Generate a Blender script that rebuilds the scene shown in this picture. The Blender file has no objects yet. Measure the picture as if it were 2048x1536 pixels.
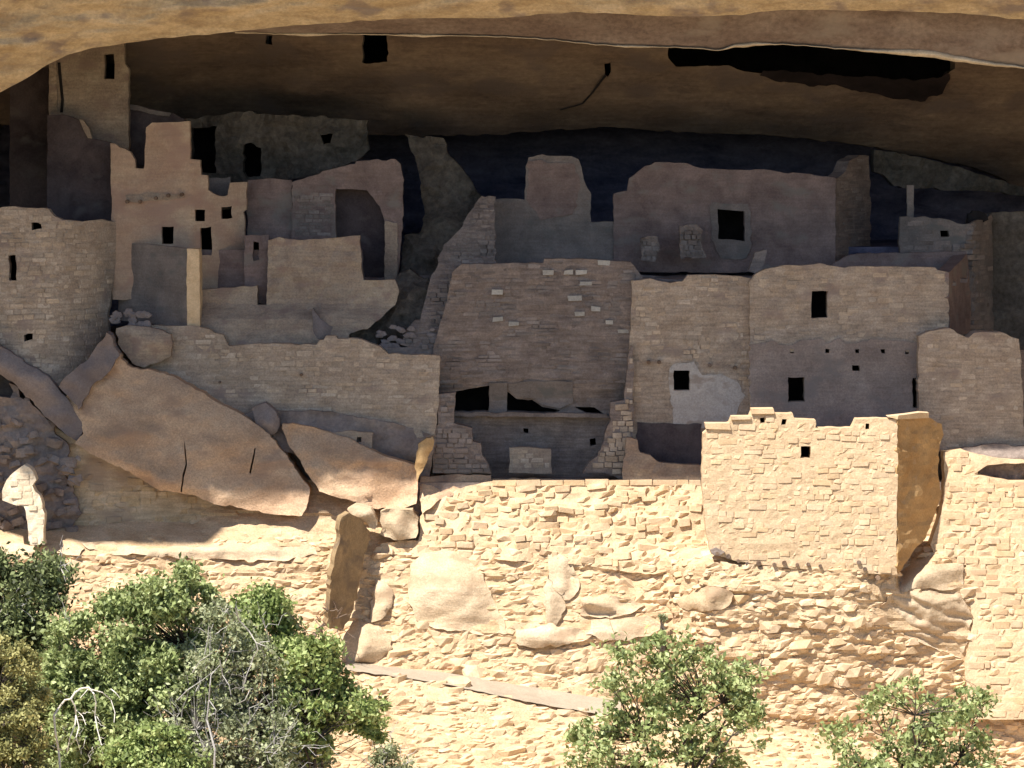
import bpy, bmesh, math, random
import numpy as np
from mathutils import Vector, Matrix, noise, geometry

# ------------------------------------------------------------------ camera, sky, sun, exposure
S = bpy.context.scene
COL = S.collection
CAM = Vector((0.0, -100.0, 6.0))
TGT = Vector((0.0, 0.0, 0.0))
PXM = 80.0
DIST = (TGT - CAM).length
cam_d = bpy.data.cameras.new('camera')
cam_d.sensor_width = 36.0
cam_d.lens = 36.0 * DIST * PXM / 2048.0
cam_d.clip_start = 1.0
cam_d.clip_end = 5000.0
cam = bpy.data.objects.new('camera', cam_d)
COL.objects.link(cam)
cam.location = CAM
cam.rotation_euler = (TGT - CAM).to_track_quat('-Z', 'Y').to_euler()
S.camera = cam

SUN_EL, SUN_AZ = math.radians(57), math.radians(38)      # azimuth measured to the left of the line to the camera
SUN = Vector((-math.sin(SUN_AZ) * math.cos(SUN_EL), -math.cos(SUN_AZ) * math.cos(SUN_EL), math.sin(SUN_EL)))
world = bpy.data.worlds.new('World')
S.world = world
world.use_nodes = True
wn = world.node_tree
bg = wn.nodes['Background']
sky = wn.nodes.new('ShaderNodeTexSky')
sky.sky_type = 'NISHITA'
sky.sun_disc = False
sky.sun_elevation = SUN_EL
sky.sun_rotation = math.atan2(SUN.x, SUN.y)
sky.altitude = 2100
wn.links.new(sky.outputs[0], bg.inputs[0])
bg.inputs[1].default_value = 0.078
sd = bpy.data.lights.new('sun', 'SUN')
sd.energy = 4.35
sd.angle = math.radians(0.55)
sd.color = (1.0, 0.935, 0.825)
so = bpy.data.objects.new('sun', sd)
COL.objects.link(so)
so.rotation_euler = SUN.to_track_quat('Z', 'Y').to_euler()
S.view_settings.view_transform = 'Standard'
S.view_settings.look = 'None'
S.view_settings.gamma = 1.0
S.view_settings.use_curve_mapping = False
S.view_settings.exposure = 1.12
S.render.engine = 'CYCLES'
S.cycles.max_bounces = 6
S.cycles.diffuse_bounces = 5
S.cycles.sample_clamp_indirect = 6

# ------------------------------------------------------------------ helpers
FWD = (TGT - CAM).normalized()
RIGHT = Vector((1, 0, 0))
UP = RIGHT.cross(FWD).normalized()
rnd = random.Random(7)
nz = noise.noise


def P(px, py, y):
    """point at depth y (metres behind the terrace edge) that stands at photo pixel px, py"""
    d = FWD * DIST + RIGHT * ((px - 1024.0) / PXM) + UP * ((768.0 - py) / PXM)
    return CAM + d * ((y - CAM.y) / d.y)


def to_px(v):
    r = Vector(v) - CAM
    k = r.dot(FWD)
    return 1024 + r.x / k * DIST * PXM, 768 - r.dot(UP) / k * DIST * PXM


def fbm(x, y, z, o=4):
    a, s, t = 1.0, 0.0, 0.0
    for _ in range(o):
        s += a * nz(Vector((x, y, z)))
        t += a
        a *= 0.5
        x *= 2.03; y *= 2.03; z *= 2.03
    return s / t


def interp(pts, v):
    if v <= pts[0][0]:
        return pts[0][1]
    for (a, fa), (b, fb) in zip(pts, pts[1:]):
        if v <= b:
            return fa + (fb - fa) * (v - a) / (b - a)
    return pts[-1][1]


def extrap(pts, v):
    if v < pts[0][0]:
        (a, fa), (b, fb) = pts[0], pts[1]
        return fa + (fb - fa) * (v - a) / (b - a)
    if v > pts[-1][0]:
        (a, fa), (b, fb) = pts[-2], pts[-1]
        return fa + (fb - fa) * (v - a) / (b - a)
    return interp(pts, v)


def smooth_interp(pts, v):
    """Catmull-Rom through the points"""
    if v <= pts[0][0] or v >= pts[-1][0]:
        return extrap(pts, v)
    for i in range(len(pts) - 1):
        a, b = pts[i], pts[i + 1]
        if a[0] <= v <= b[0]:
            p0 = pts[i - 1] if i else a
            p3 = pts[i + 2] if i + 2 < len(pts) else b
            t = (v - a[0]) / (b[0] - a[0])
            ma = (b[1] - p0[1]) / max(1e-6, b[0] - p0[0]) * (b[0] - a[0])
            mb = (p3[1] - a[1]) / max(1e-6, p3[0] - a[0]) * (b[0] - a[0])
            return ((2*t**3 - 3*t*t + 1) * a[1] + (t**3 - 2*t*t + t) * ma + (-2*t**3 + 3*t*t) * b[1] + (t**3 - t*t) * mb)


def inside(poly, pts):
    pts = np.asarray(pts, float)
    x, y = pts[:, 0], pts[:, 1]
    c = np.zeros(len(pts), bool)
    n = len(poly)
    for i in range(n):
        x1, y1 = poly[i]
        x2, y2 = poly[(i + 1) % n]
        if y1 == y2:
            continue
        m = ((y1 > y) != (y2 > y)) & (x < (x2 - x1) * (y - y1) / (y2 - y1) + x1)
        c ^= m
    return c


def edge_dist(poly, pts):
    pts = np.asarray(pts, float)
    best = np.full(len(pts), 1e9)
    n = len(poly)
    for i in range(n):
        a = np.array(poly[i], float)
        b = np.array(poly[(i + 1) % n], float)
        ab = b - a
        L = (ab ** 2).sum() + 1e-9
        t = np.clip(((pts - a) @ ab) / L, 0, 1)
        best = np.minimum(best, np.hypot(*(pts - (a + t[:, None] * ab)).T))
    return best


def rect(x0, y0, x1, y1, j=1.2):
    r = random.Random(int(x0 * 7 + y0))
    q = lambda: r.uniform(-j, j)
    return [(x0 + q(), y0 + q()), (x1 + q(), y0 + q()), (x1 + q(), y1 + q()), (x0 + q(), y1 + q())]


def new_obj(name, me, mat=None, parent=None):
    o = bpy.data.objects.new(name, me)
    COL.objects.link(o)
    if mat is not None and me is not None and not me.materials:
        me.materials.append(mat)
    if parent is not None:
        o.parent = parent
    return o


def mesh_from(name, vs, fs, mat=None, parent=None, smooth=False):
    me = bpy.data.meshes.new(name)
    me.from_pydata([tuple(v) for v in vs], [], fs)
    if smooth:
        me.polygons.foreach_set('use_smooth', [True] * len(me.polygons))
    me.update()
    return new_obj(name, me, mat, parent)


def tag(o, label, cat, group=None):
    o['label'] = label
    o['category'] = cat
    if group:
        o['group'] = group
    return o


def thing(name, label, cat, group=None):
    return tag(new_obj(name, None), label, cat, group)


def structure(o):
    o['kind'] = 'structure'
    return o


def slab(name, outline, depth, thick, mat, holes=(), grid=16, rough=0.0, rs=1.2, bulge=0.0, br=0.4, jit=0.0,
         tv=None, parent=None, smooth=False, niche=True, niche_d=1.0, chisel=0.0, hole_jit=0.8, facets=0, strata=0.0):
    """solid of real thickness whose front has the given outline and openings and a depth that may vary over it"""
    dfn = depth if callable(depth) else (lambda a, b: depth)

    def resample(poly, j, step):
        out = []
        for (x1, y1), (x2, y2) in zip(poly, poly[1:] + poly[:1]):
            n = max(1, int(round(math.hypot(x2 - x1, y2 - y1) / step)))
            for k in range(n):
                t = k / n
                x, y = x1 + (x2 - x1) * t, y1 + (y2 - y1) * t
                if j:
                    ox, oy = x, y
                    x += j * (fbm(ox * .06, oy * .06, 3.1, 3) * 1.3 + (noise.cell(Vector((ox * .02, oy * .095, 8))) - .5) * 1.5)
                    y += j * (fbm(ox * .06, oy * .06, 9.7, 3) * 1.3 + (noise.cell(Vector((ox * .055, oy * .02, 5))) - .5) * 1.5)
                out.append((x, y))
        return out
    outer = resample(outline, jit, min(grid, 9) if jit else grid)
    hs = [resample(list(h), hole_jit, 9) for h in holes]
    xs = [p[0] for p in outer]; ys = [p[1] for p in outer]
    gp = []
    row = 0
    y = min(ys)
    while y < max(ys):
        x = min(xs) + (grid / 2 if row % 2 else 0)
        while x < max(xs):
            gp.append((x + rnd.uniform(-.15, .15) * grid, y + rnd.uniform(-.15, .15) * grid))
            x += grid
        y += grid * .87
        row += 1
    gp = np.array(gp if gp else [(xs[0], ys[0])])
    keep = inside(outer, gp) & (edge_dist(outer, gp) > grid * .45)
    for h in hs:
        keep &= ~inside(h, gp) & (edge_dist(h, gp) > grid * .4)
    gp = gp[keep]
    verts, edges = [], []
    for poly in [outer] + hs:
        s = len(verts)
        verts += [Vector(p) for p in poly]
        n = len(poly)
        edges += [(s + i, s + (i + 1) % n) for i in range(n)]
    verts += [Vector(p) for p in gp]
    v2, e2, f2, *_ = geometry.delaunay_2d_cdt(verts, edges, [], 0, 1e-4)
    v2 = np.array([tuple(v) for v in v2])
    cen = np.array([v2[list(f)].mean(axis=0) for f in f2])
    k = inside(outer, cen)
    for h in hs:
        k &= ~inside(h, cen)
    fs = [tuple(f) for f, kk in zip(f2, k) if kk]
    ed = edge_dist(outer, v2) / PXM
    front = []
    W = (max(xs) - min(xs)) / PXM; H = (max(ys) - min(ys)) / PXM
    mx_, my_ = sum(xs) / len(xs), sum(ys) / len(ys)
    fr = random.Random(int(mx_ * 3 + my_))
    pl = []
    for k in range(facets):
        a = k / facets * math.tau + fr.uniform(-.5, .5)
        g = fr.uniform(.5, 1.5)
        pl.append((math.cos(a) * g * bulge / (W * .5), math.sin(a) * g * bulge / (H * .5), bulge * fr.uniform(.75, 1.25), fr.uniform(-.25, .25) * W, fr.uniform(-.25, .25) * H))
    for (x, y), d in zip(v2, ed):
        yy = dfn(x, y)
        if bulge and facets:
            u_, v_ = (x - mx_) / PXM, (y - my_) / PXM
            hh = min([bulge * 1.1] + [c + a * (u_ - e) + b * (v_ - f) for a, b, c, e, f in pl])
            yy -= max(-.1, min(hh, bulge * 1.1)) + 0 if d > br * .6 else max(-.1, min(hh, bulge * 1.1)) * (.25 + .75 * d / (br * .6))
        elif bulge:
            yy -= bulge * (1 - math.exp(-d / br))
        if strata:
            w = P(x, y, yy)
            q = (w.z + .42 * w.x) * 3.4 + 1.1 * fbm(w.x * .6, w.z * .8, 2, 3)
            yy += strata * (.5 - .5 * math.cos(q * math.tau)) ** 2 * (.3 + 1.2 * abs(nz(Vector((w.x * .9, q * .4, 1)))))
        if rough or chisel:
            w = P(x, y, yy)
            if rough:
                yy += rough * fbm(w.x * rs, w.z * rs * 1.3, w.y * .3 + 7, 4) * 1.6
            if chisel:
                c = noise.cell_vector(Vector((w.x * 1.1 + .35 * fbm(w.z, w.x, 1, 2), w.z * 1.5, 2)))
                yy += chisel * (c.x - .5) + chisel * .6 * (c.y - .5) * math.sin(w.x * 2) + chisel * .6 * abs(nz(Vector((w.x * .8, w.z * 2.2, 5))))
        front.append(P(x, y, yy))
    tvv = Vector(tv) if tv else Vector((0, thick, 0))
    n = len(front)
    # orientation: front faces should look toward -y
    out = []
    cnt = {}
    for f in fs:
        a, b, c = (v2[i] for i in f[:3])
        area = (b[0] - a[0]) * (c[1] - a[1]) - (b[1] - a[1]) * (c[0] - a[0])
        f = f if area < 0 else f[::-1]
        out.append(f)
        for p, q in zip(f, f[1:] + f[:1]):
            cnt[(p, q)] = cnt.get((p, q), 0) + 1
    allv = [tuple(v) for v in front] + [tuple(v + tvv) for v in front]
    faces = list(out) + [tuple(i + n for i in f[::-1]) for f in out]
    nf = len(faces)
    side = {}
    for (p, q) in cnt:
        if (q, p) not in cnt:
            for i in (p, q):
                if i not in side:
                    side[i] = len(allv)
                    allv.append(tuple(front[i]))
                    allv.append(tuple(front[i] + tvv))
            a, b = side[p], side[q]
            faces.append((b, a, a + 1, b + 1))
    me = bpy.data.meshes.new(name)
    me.from_pydata(allv, [], faces)
    if smooth:
        me.polygons.foreach_set('use_smooth', [i < nf for i in range(len(faces))])
    me.update()
    o = new_obj(name, me, mat, parent)
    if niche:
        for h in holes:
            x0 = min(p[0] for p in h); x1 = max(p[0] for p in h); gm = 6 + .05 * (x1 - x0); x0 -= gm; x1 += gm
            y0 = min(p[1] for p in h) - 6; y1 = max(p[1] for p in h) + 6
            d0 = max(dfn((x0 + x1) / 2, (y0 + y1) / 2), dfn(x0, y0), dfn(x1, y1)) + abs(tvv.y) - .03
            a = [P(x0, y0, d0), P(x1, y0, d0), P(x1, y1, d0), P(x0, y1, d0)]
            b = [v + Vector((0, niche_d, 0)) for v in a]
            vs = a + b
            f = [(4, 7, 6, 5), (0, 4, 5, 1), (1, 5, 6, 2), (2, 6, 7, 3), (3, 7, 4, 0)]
            mesh_from('room_interior', vs, f, M['soot'], parent if parent is not None else o)  # near-black box paints in the darkness behind each opening
    return o


# ---- stones: a few chipped block meshes, shared
def hull_mesh(name, kind, seed, mat):
    r = random.Random(seed)
    bm = bmesh.new()
    if kind == 'block':
        for sx in (-.5, .5):
            for sz in (-.5, .5):
                for sy in (-.5, .5):
                    j = lambda a: a * (1 - r.uniform(0, .10))
                    c = r.uniform(.03, .09) if sy < 0 else 0
                    bm.verts.new((j(sx) * (1 - c * 2.0), j(sy), j(sz)))
                    bm.verts.new((j(sx), j(sy) * (.84 if sy < 0 else 1), j(sz) * (1 - c * 2)))
    elif kind == 'flat':
        for k in range(15):
            a = k / 15 * math.tau + r.uniform(-.25, .25)
            q = r.uniform(.75, 1)
            h = r.choice((-.5, .5)) * r.uniform(.55, 1)
            bm.verts.new((.5 * q * math.cos(a), .5 * q * math.sin(a), h))
        for k in range(4):
            bm.verts.new((r.uniform(-.3, .3), r.uniform(-.3, .3), r.choice((-.5, .5))))
    else:
        for k in range(16):
            v = Vector((r.gauss(0, 1), r.gauss(0, 1), r.gauss(0, 1))).normalized()
            v = Vector([max(-.42, min(.42, c * .62)) for c in v])
            bm.verts.new(v * r.uniform(.9, 1.15))
    bmesh.ops.convex_hull(bm, input=bm.verts)
    bmesh.ops.delete(bm, geom=[v for v in bm.verts if not v.link_faces], context='VERTS')
    bmesh.ops.recalc_face_normals(bm, faces=bm.faces)
    me = bpy.data.meshes.new(name)
    bm.to_mesh(me)
    bm.free()
    me.materials.append(mat)
    return me


# ------------------------------------------------------------------ materials
M = {}


def mat_rock(key, c1, c2, c3=None, scale=1.5, bump=.25, fine=22.0, vary=.25, strat=0.0, rough=.92, grains=.10, streak=0.0, stain=None, lines=0.0, mott=0.0):
    m = bpy.data.materials.new(key)
    m.use_nodes = True
    nt = m.node_tree
    N, L = nt.nodes, nt.links
    b = N['Principled BSDF']
    b.inputs['Roughness'].default_value = rough
    b.inputs['Specular IOR Level'].default_value = .15
    geo = N.new('ShaderNodeNewGeometry')
    mp = N.new('ShaderNodeMapping')
    mp.inputs['Scale'].default_value = (1, 1, 1 + strat)
    L.new(geo.outputs['Position'], mp.inputs['Vector'])
    n1 = N.new('ShaderNodeTexNoise'); n1.inputs['Scale'].default_value = scale; n1.inputs['Detail'].default_value = 6
    n1.inputs['Roughness'].default_value = .62
    n1.inputs['Distortion'].default_value = .4
    L.new(mp.outputs[0], n1.inputs['Vector'])
    r1 = N.new('ShaderNodeValToRGB')
    e = r1.color_ramp.elements
    e[0].position = .34; e[0].color = (*c1, 1)
    e[1].position = .66; e[1].color = (*c2, 1)
    if c3:
        k = e.new(.5); k.color = (*c3, 1)
    L.new(n1.outputs['Fac'], r1.inputs[0])
    # fine grain
    n2 = N.new('ShaderNodeTexNoise'); n2.inputs['Scale'].default_value = fine; n2.inputs['Detail'].default_value = 5
    n2.inputs['Roughness'].default_value = .7
    L.new(geo.outputs['Position'], n2.inputs['Vector'])
    # per stone value
    oi = N.new('ShaderNodeObjectInfo')
    ad = N.new('ShaderNodeMath'); ad.operation = 'ADD'
    L.new(oi.outputs['Random'], ad.inputs[0]); L.new(geo.outputs['Random Per Island'], ad.inputs[1])
    fr = N.new('ShaderNodeMath'); fr.operation = 'FRACT'
    L.new(ad.outputs[0], fr.inputs[0])
    mr = N.new('ShaderNodeMapRange'); mr.inputs['To Min'].default_value = 1 - vary; mr.inputs['To Max'].default_value = 1 + vary
    L.new(fr.outputs[0], mr.inputs['Value'])
    mg = N.new('ShaderNodeMapRange'); mg.inputs['From Min'].default_value = .3; mg.inputs['From Max'].default_value = .7
    mg.inputs['To Min'].default_value = 1 - grains * 2; mg.inputs['To Max'].default_value = 1 + grains * 2
    L.new(n2.outputs['Fac'], mg.inputs['Value'])
    mu = N.new('ShaderNodeMath'); mu.operation = 'MULTIPLY'
    L.new(mr.outputs[0], mu.inputs[0]); L.new(mg.outputs[0], mu.inputs[1])
    if lines:
        ml = N.new('ShaderNodeMapping'); ml.inputs['Scale'].default_value = (1.6, 1.6, 17)
        L.new(geo.outputs['Position'], ml.inputs['Vector'])
        nl = N.new('ShaderNodeTexNoise'); nl.inputs['Scale'].default_value = 1.0; nl.inputs['Detail'].default_value = 3
        nl.inputs['Distortion'].default_value = .25
        L.new(ml.outputs[0], nl.inputs['Vector'])
        rl = N.new('ShaderNodeMapRange'); rl.inputs['From Min'].default_value = .32; rl.inputs['From Max'].default_value = .68
        rl.inputs['To Min'].default_value = 1 - lines; rl.inputs['To Max'].default_value = 1 + lines
        L.new(nl.outputs['Fac'], rl.inputs['Value'])
        mu2 = N.new('ShaderNodeMath'); mu2.operation = 'MULTIPLY'
        L.new(mu.outputs[0], mu2.inputs[0]); L.new(rl.outputs[0], mu2.inputs[1])
        mu = mu2
    hs = N.new('ShaderNodeHueSaturation')
    L.new(r1.outputs[0], hs.inputs['Color']); L.new(mu.outputs[0], hs.inputs['Value'])
    # slight hue/sat wander per stone
    m2 = N.new('ShaderNodeMath'); m2.operation = 'MULTIPLY'; m2.inputs[1].default_value = 7.31
    L.new(fr.outputs[0], m2.inputs[0])
    f2 = N.new('ShaderNodeMath'); f2.operation = 'FRACT'; L.new(m2.outputs[0], f2.inputs[0])
    sr = N.new('ShaderNodeMapRange'); sr.inputs['To Min'].default_value = 1 - vary * .8; sr.inputs['To Max'].default_value = 1 + vary * .8
    L.new(f2.outputs[0], sr.inputs['Value']); L.new(sr.outputs[0], hs.inputs['Saturation'])
    col = hs.outputs[0]
    if stain:
        sc, thr, sf = stain
        mp2 = N.new('ShaderNodeMapping'); mp2.inputs['Scale'].default_value = (1, 1, .35 if streak else 1.6)
        L.new(geo.outputs['Position'], mp2.inputs['Vector'])
        n3 = N.new('ShaderNodeTexNoise'); n3.inputs['Scale'].default_value = sf; n3.inputs['Detail'].default_value = 4
        L.new(mp2.outputs[0], n3.inputs['Vector'])
        r3 = N.new('ShaderNodeMapRange'); r3.inputs['From Min'].default_value = thr; r3.inputs['From Max'].default_value = thr + .12
        r3.inputs['To Max'].default_value = .75
        L.new(n3.outputs['Fac'], r3.inputs['Value'])
        mx = N.new('ShaderNodeMix'); mx.data_type = 'RGBA'
        L.new(r3.outputs[0], mx.inputs['Factor']); L.new(col, mx.inputs['A']); mx.inputs['B'].default_value = (*sc, 1)
        col = mx.outputs['Result']
    L.new(col, b.inputs['Base Color'])
    bp = N.new('ShaderNodeBump'); bp.inputs['Strength'].default_value = bump; bp.inputs['Distance'].default_value = .05
    am = N.new('ShaderNodeMath'); am.operation = 'MULTIPLY_ADD'; am.inputs[1].default_value = .6
    n4 = N.new('ShaderNodeTexNoise'); n4.inputs['Scale'].default_value = scale * 4; n4.inputs['Detail'].default_value = 6
    L.new(mp.outputs[0], n4.inputs['Vector'])
    L.new(n2.outputs['Fac'], am.inputs[0]); L.new(n4.outputs['Fac'], am.inputs[2])
    L.new(am.outputs[0], bp.inputs['Height']); L.new(bp.outputs[0], b.inputs['Normal'])
    M[key] = m
    return m


mat_rock('soot', (.012, .011, .012), (.03, .025, .025), vary=0)  # near-black, paints darkness into openings
mat_rock('soot_purple', (.012, .009, .010), (.028, .020, .021), scale=1, vary=0)
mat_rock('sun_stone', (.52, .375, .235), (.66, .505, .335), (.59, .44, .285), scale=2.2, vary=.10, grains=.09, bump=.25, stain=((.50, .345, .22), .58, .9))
mat_rock('bright_stone', (.62, .50, .36), (.74, .63, .48), scale=2.2, vary=.06, bump=.3)  # stone lightened so the left pillar looks fully sunlit
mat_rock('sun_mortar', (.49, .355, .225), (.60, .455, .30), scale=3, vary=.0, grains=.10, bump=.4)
mat_rock('shade_stone', (.32, .25, .19), (.47, .38, .295), (.40, .315, .24), scale=1.3, vary=.16, grains=.12, lines=.12)  # same sandstone as the sunlit walls, shade painted into its colour
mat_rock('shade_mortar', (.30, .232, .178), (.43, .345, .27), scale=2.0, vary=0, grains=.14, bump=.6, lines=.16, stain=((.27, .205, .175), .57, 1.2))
mat_rock('dim_stone', (.17, .135, .12), (.26, .215, .19), (.215, .175, .155), scale=1.3, vary=.2, grains=.1, lines=.12)  # same sandstone again, darkened further for walls deeper in the shade
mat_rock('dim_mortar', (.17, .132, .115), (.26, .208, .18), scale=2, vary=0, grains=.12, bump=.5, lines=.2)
mat_rock('pale_stone', (.34, .32, .29), (.46, .43, .39), vary=.15)
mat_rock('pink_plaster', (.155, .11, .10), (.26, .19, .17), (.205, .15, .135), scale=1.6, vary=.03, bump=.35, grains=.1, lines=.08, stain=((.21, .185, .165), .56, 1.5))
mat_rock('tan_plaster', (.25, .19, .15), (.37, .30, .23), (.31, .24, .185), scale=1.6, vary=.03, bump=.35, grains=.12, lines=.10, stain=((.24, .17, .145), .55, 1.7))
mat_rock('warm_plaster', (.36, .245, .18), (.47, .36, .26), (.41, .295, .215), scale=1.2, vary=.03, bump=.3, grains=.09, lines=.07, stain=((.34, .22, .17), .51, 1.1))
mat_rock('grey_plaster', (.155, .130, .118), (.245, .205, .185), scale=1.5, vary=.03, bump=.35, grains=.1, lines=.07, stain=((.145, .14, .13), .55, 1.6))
mat_rock('sooty_plaster', (.055, .042, .045), (.105, .082, .082), scale=1.4, vary=.03, bump=.2, stain=((.12, .105, .10), .58, 1.5))  # plaster darkened to paint in shade
mat_rock('white_plaster', (.36, .325, .30), (.46, .42, .385), scale=2.2, vary=.02, bump=.3, grains=.1, stain=((.28, .225, .185), .55, 2.2))
mat_rock('rim', (.42, .35, .27), (.66, .58, .47), scale=1.5, vary=0)  # pale colour paints bounce light along the overhang edge
mat_rock('boulder', (.44, .285, .18), (.60, .425, .285), (.52, .35, .23), scale=.7, strat=.6, vary=.04, bump=.8, grains=.14, stain=((.34, .225, .16), .55, .9))
mat_rock('warm_stone', (.42, .305, .185), (.60, .46, .30), (.52, .385, .245), scale=1.3, vary=.15, grains=.1, lines=.14, stain=((.33, .235, .17), .52, .9))  # shaded sandstone with warm bounce light painted into its colour
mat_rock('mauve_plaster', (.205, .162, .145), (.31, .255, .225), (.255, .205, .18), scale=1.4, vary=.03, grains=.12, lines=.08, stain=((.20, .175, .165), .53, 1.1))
mat_rock('grey_boulder', (.17, .14, .135), (.26, .215, .20), scale=.8, vary=.04, bump=.4, stain=((.15, .12, .115), .56, 1.1))
mat_rock('pale_rock', (.45, .34, .225), (.60, .475, .335), (.53, .405, .275), scale=.9, strat=1.2, vary=.06, bump=.6, grains=.12, stain=((.38, .265, .175), .56, 1.5))
mat_rock('orange_rock', (.36, .22, .10), (.48, .32, .16), scale=1.2, vary=.03, bump=.35, stain=((.40, .31, .22), .60, 2.2))
mat_rock('brown_rock', (.22, .155, .09), (.36, .26, .15), scale=1.4, vary=.03, bump=.6, stain=((.16, .12, .09), .54, 1.6))
mat_rock('slope', (.43, .30, .18), (.61, .455, .30), (.52, .38, .24), scale=1.2, strat=1.5, vary=0, bump=.7, grains=.12)
mat_rock('brow', (.34, .25, .155), (.56, .435, .285), (.455, .35, .22), scale=1.1, strat=2.5, vary=0, bump=1.0, grains=.10, fine=12, stain=((.21, .165, .15), .55, 1.2))
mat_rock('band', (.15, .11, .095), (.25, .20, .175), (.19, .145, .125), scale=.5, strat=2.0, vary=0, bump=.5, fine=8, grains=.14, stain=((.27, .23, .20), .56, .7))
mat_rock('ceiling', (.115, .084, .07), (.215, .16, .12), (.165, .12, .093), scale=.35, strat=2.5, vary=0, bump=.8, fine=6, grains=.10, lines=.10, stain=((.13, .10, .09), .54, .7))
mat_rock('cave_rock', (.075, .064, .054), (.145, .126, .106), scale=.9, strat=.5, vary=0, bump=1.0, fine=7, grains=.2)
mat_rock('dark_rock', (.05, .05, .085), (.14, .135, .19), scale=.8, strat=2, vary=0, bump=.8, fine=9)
mat_rock('purple_rock', (.19, .15, .135), (.29, .235, .205), scale=.9, strat=1, vary=0, bump=.7, fine=10, grains=.12)
mat_rock('path', (.33, .275, .215), (.42, .35, .275), scale=1.5, vary=0, bump=.3, grains=.1)
mat_rock('wood', (.12, .08, .06), (.22, .16, .12), scale=6, vary=.2, bump=.4)
mat_rock('bark', (.045, .036, .03), (.10, .08, .065), scale=8, vary=.2, bump=.6)
mat_rock('dead_wood', (.30, .28, .27), (.46, .44, .42), scale=6, vary=.15, bump=.3)
mat_rock('bleached_wood', (.62, .58, .52), (.78, .74, .68), scale=6, vary=.1, bump=.3)
mat_rock('canyon', (.05, .06, .03), (.16, .14, .08), scale=.05, vary=0, bump=.3, fine=2)


def mat_leaf(key, c1, c2, c3):
    m = bpy.data.materials.new(key)
    m.use_nodes = True
    N, L = m.node_tree.nodes, m.node_tree.links
    b = N['Principled BSDF']
    b.inputs['Roughness'].default_value = .55
    b.inputs['Specular IOR Level'].default_value = .3
    g = N.new('ShaderNodeNewGeometry')
    n = N.new('ShaderNodeTexNoise'); n.inputs['Scale'].default_value = 1.6; n.inputs['Detail'].default_value = 2
    L.new(g.outputs['Position'], n.inputs['Vector'])
    a = N.new('ShaderNodeMath'); a.operation = 'MULTIPLY_ADD'; a.inputs[1].default_value = .5; a.inputs[2].default_value = -.25
    L.new(g.outputs['Random Per Island'], a.inputs[0])
    a2 = N.new('ShaderNodeMath'); a2.operation = 'ADD'
    L.new(a.outputs[0], a2.inputs[0]); L.new(n.outputs['Fac'], a2.inputs[1])
    r = N.new('ShaderNodeValToRGB')
    e = r.color_ramp.elements
    e[0].position = .28; e[0].color = (*c1, 1)
    e[1].position = .75; e[1].color = (*c3, 1)
    k = e.new(.5); k.color = (*c2, 1)
    L.new(a2.outputs[0], r.inputs[0])
    L.new(r.outputs[0], b.inputs['Base Color'])
    t = N.new('ShaderNodeBsdfTranslucent')
    L.new(r.outputs[0], t.inputs['Color'])
    mx = N.new('ShaderNodeMixShader'); mx.inputs[0].default_value = .25
    L.new(b.outputs[0], mx.inputs[1]); L.new(t.outputs[0], mx.inputs[2])
    L.new(mx.outputs[0], N['Material Output'].inputs['Surface'])
    M[key] = m


mat_leaf('oak_leaf', (0.14, 0.18, 0.065), (0.28, 0.34, 0.13), (0.5, 0.56, 0.28))
mat_leaf('bright_leaf', (0.13, 0.175, 0.055), (0.26, 0.34, 0.11), (0.46, 0.52, 0.23))
mat_leaf('juniper_leaf', (0.16, 0.16, 0.06), (0.34, 0.33, 0.13), (0.5, 0.47, 0.21))
mat_leaf('dark_leaf', (0.05, 0.06, 0.03), (0.14, 0.17, 0.07), (0.3, 0.35, 0.16))
mat_leaf('grey_leaf', (0.16, 0.185, 0.1), (0.28, 0.31, 0.17), (0.46, 0.49, 0.31))
mat_leaf('dry_leaf', (.16, .13, .09), (.26, .22, .15), (.36, .33, .24))

VAR = {}


def variants(kind, mk):
    key = (kind, mk)
    if key not in VAR:
        if kind == 'mix':
            VAR[key] = variants('block', mk)[:7] + variants('flat', mk)[:9]
            return VAR[key]
        VAR[key] = [hull_mesh('stone_%s_%d' % (kind, i), kind, i * 13 + 5, M[mk]) for i in range(14)]
    return VAR[key]


def place_stones(parent, items, mk, kind='block', name='stone', cap=295, stuff_name='small_stones'):
    """items: (location, euler, scale). The widest `cap` are objects, the rest one joined part."""
    vs = variants(kind, mk)
    items = sorted(items, key=lambda it: -it[2][0] * it[2][2])
    for loc, rot, sc in items[:cap]:
        o = bpy.data.objects.new(name, vs[rnd.randrange(len(vs))])
        COL.objects.link(o)
        o.location = loc; o.rotation_euler = rot; o.scale = sc
        o.parent = parent
    rest = items[cap:]
    if rest:
        V, F = [], []
        data = [([tuple(v.co) for v in m.vertices], [tuple(p.vertices) for p in m.polygons]) for m in vs]
        for loc, rot, sc in rest:
            v, f = data[rnd.randrange(len(data))]
            from mathutils import Euler
            mt = Matrix.Translation(loc) @ Euler(rot).to_matrix().to_4x4() @ Matrix.Diagonal((*sc, 1))
            s = len(V)
            V += [mt @ Vector(c) for c in v]
            F += [tuple(i + s for i in q) for q in f]
        o = mesh_from(stuff_name, V, F, M[mk], parent)
        o['kind'] = 'stuff'


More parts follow.
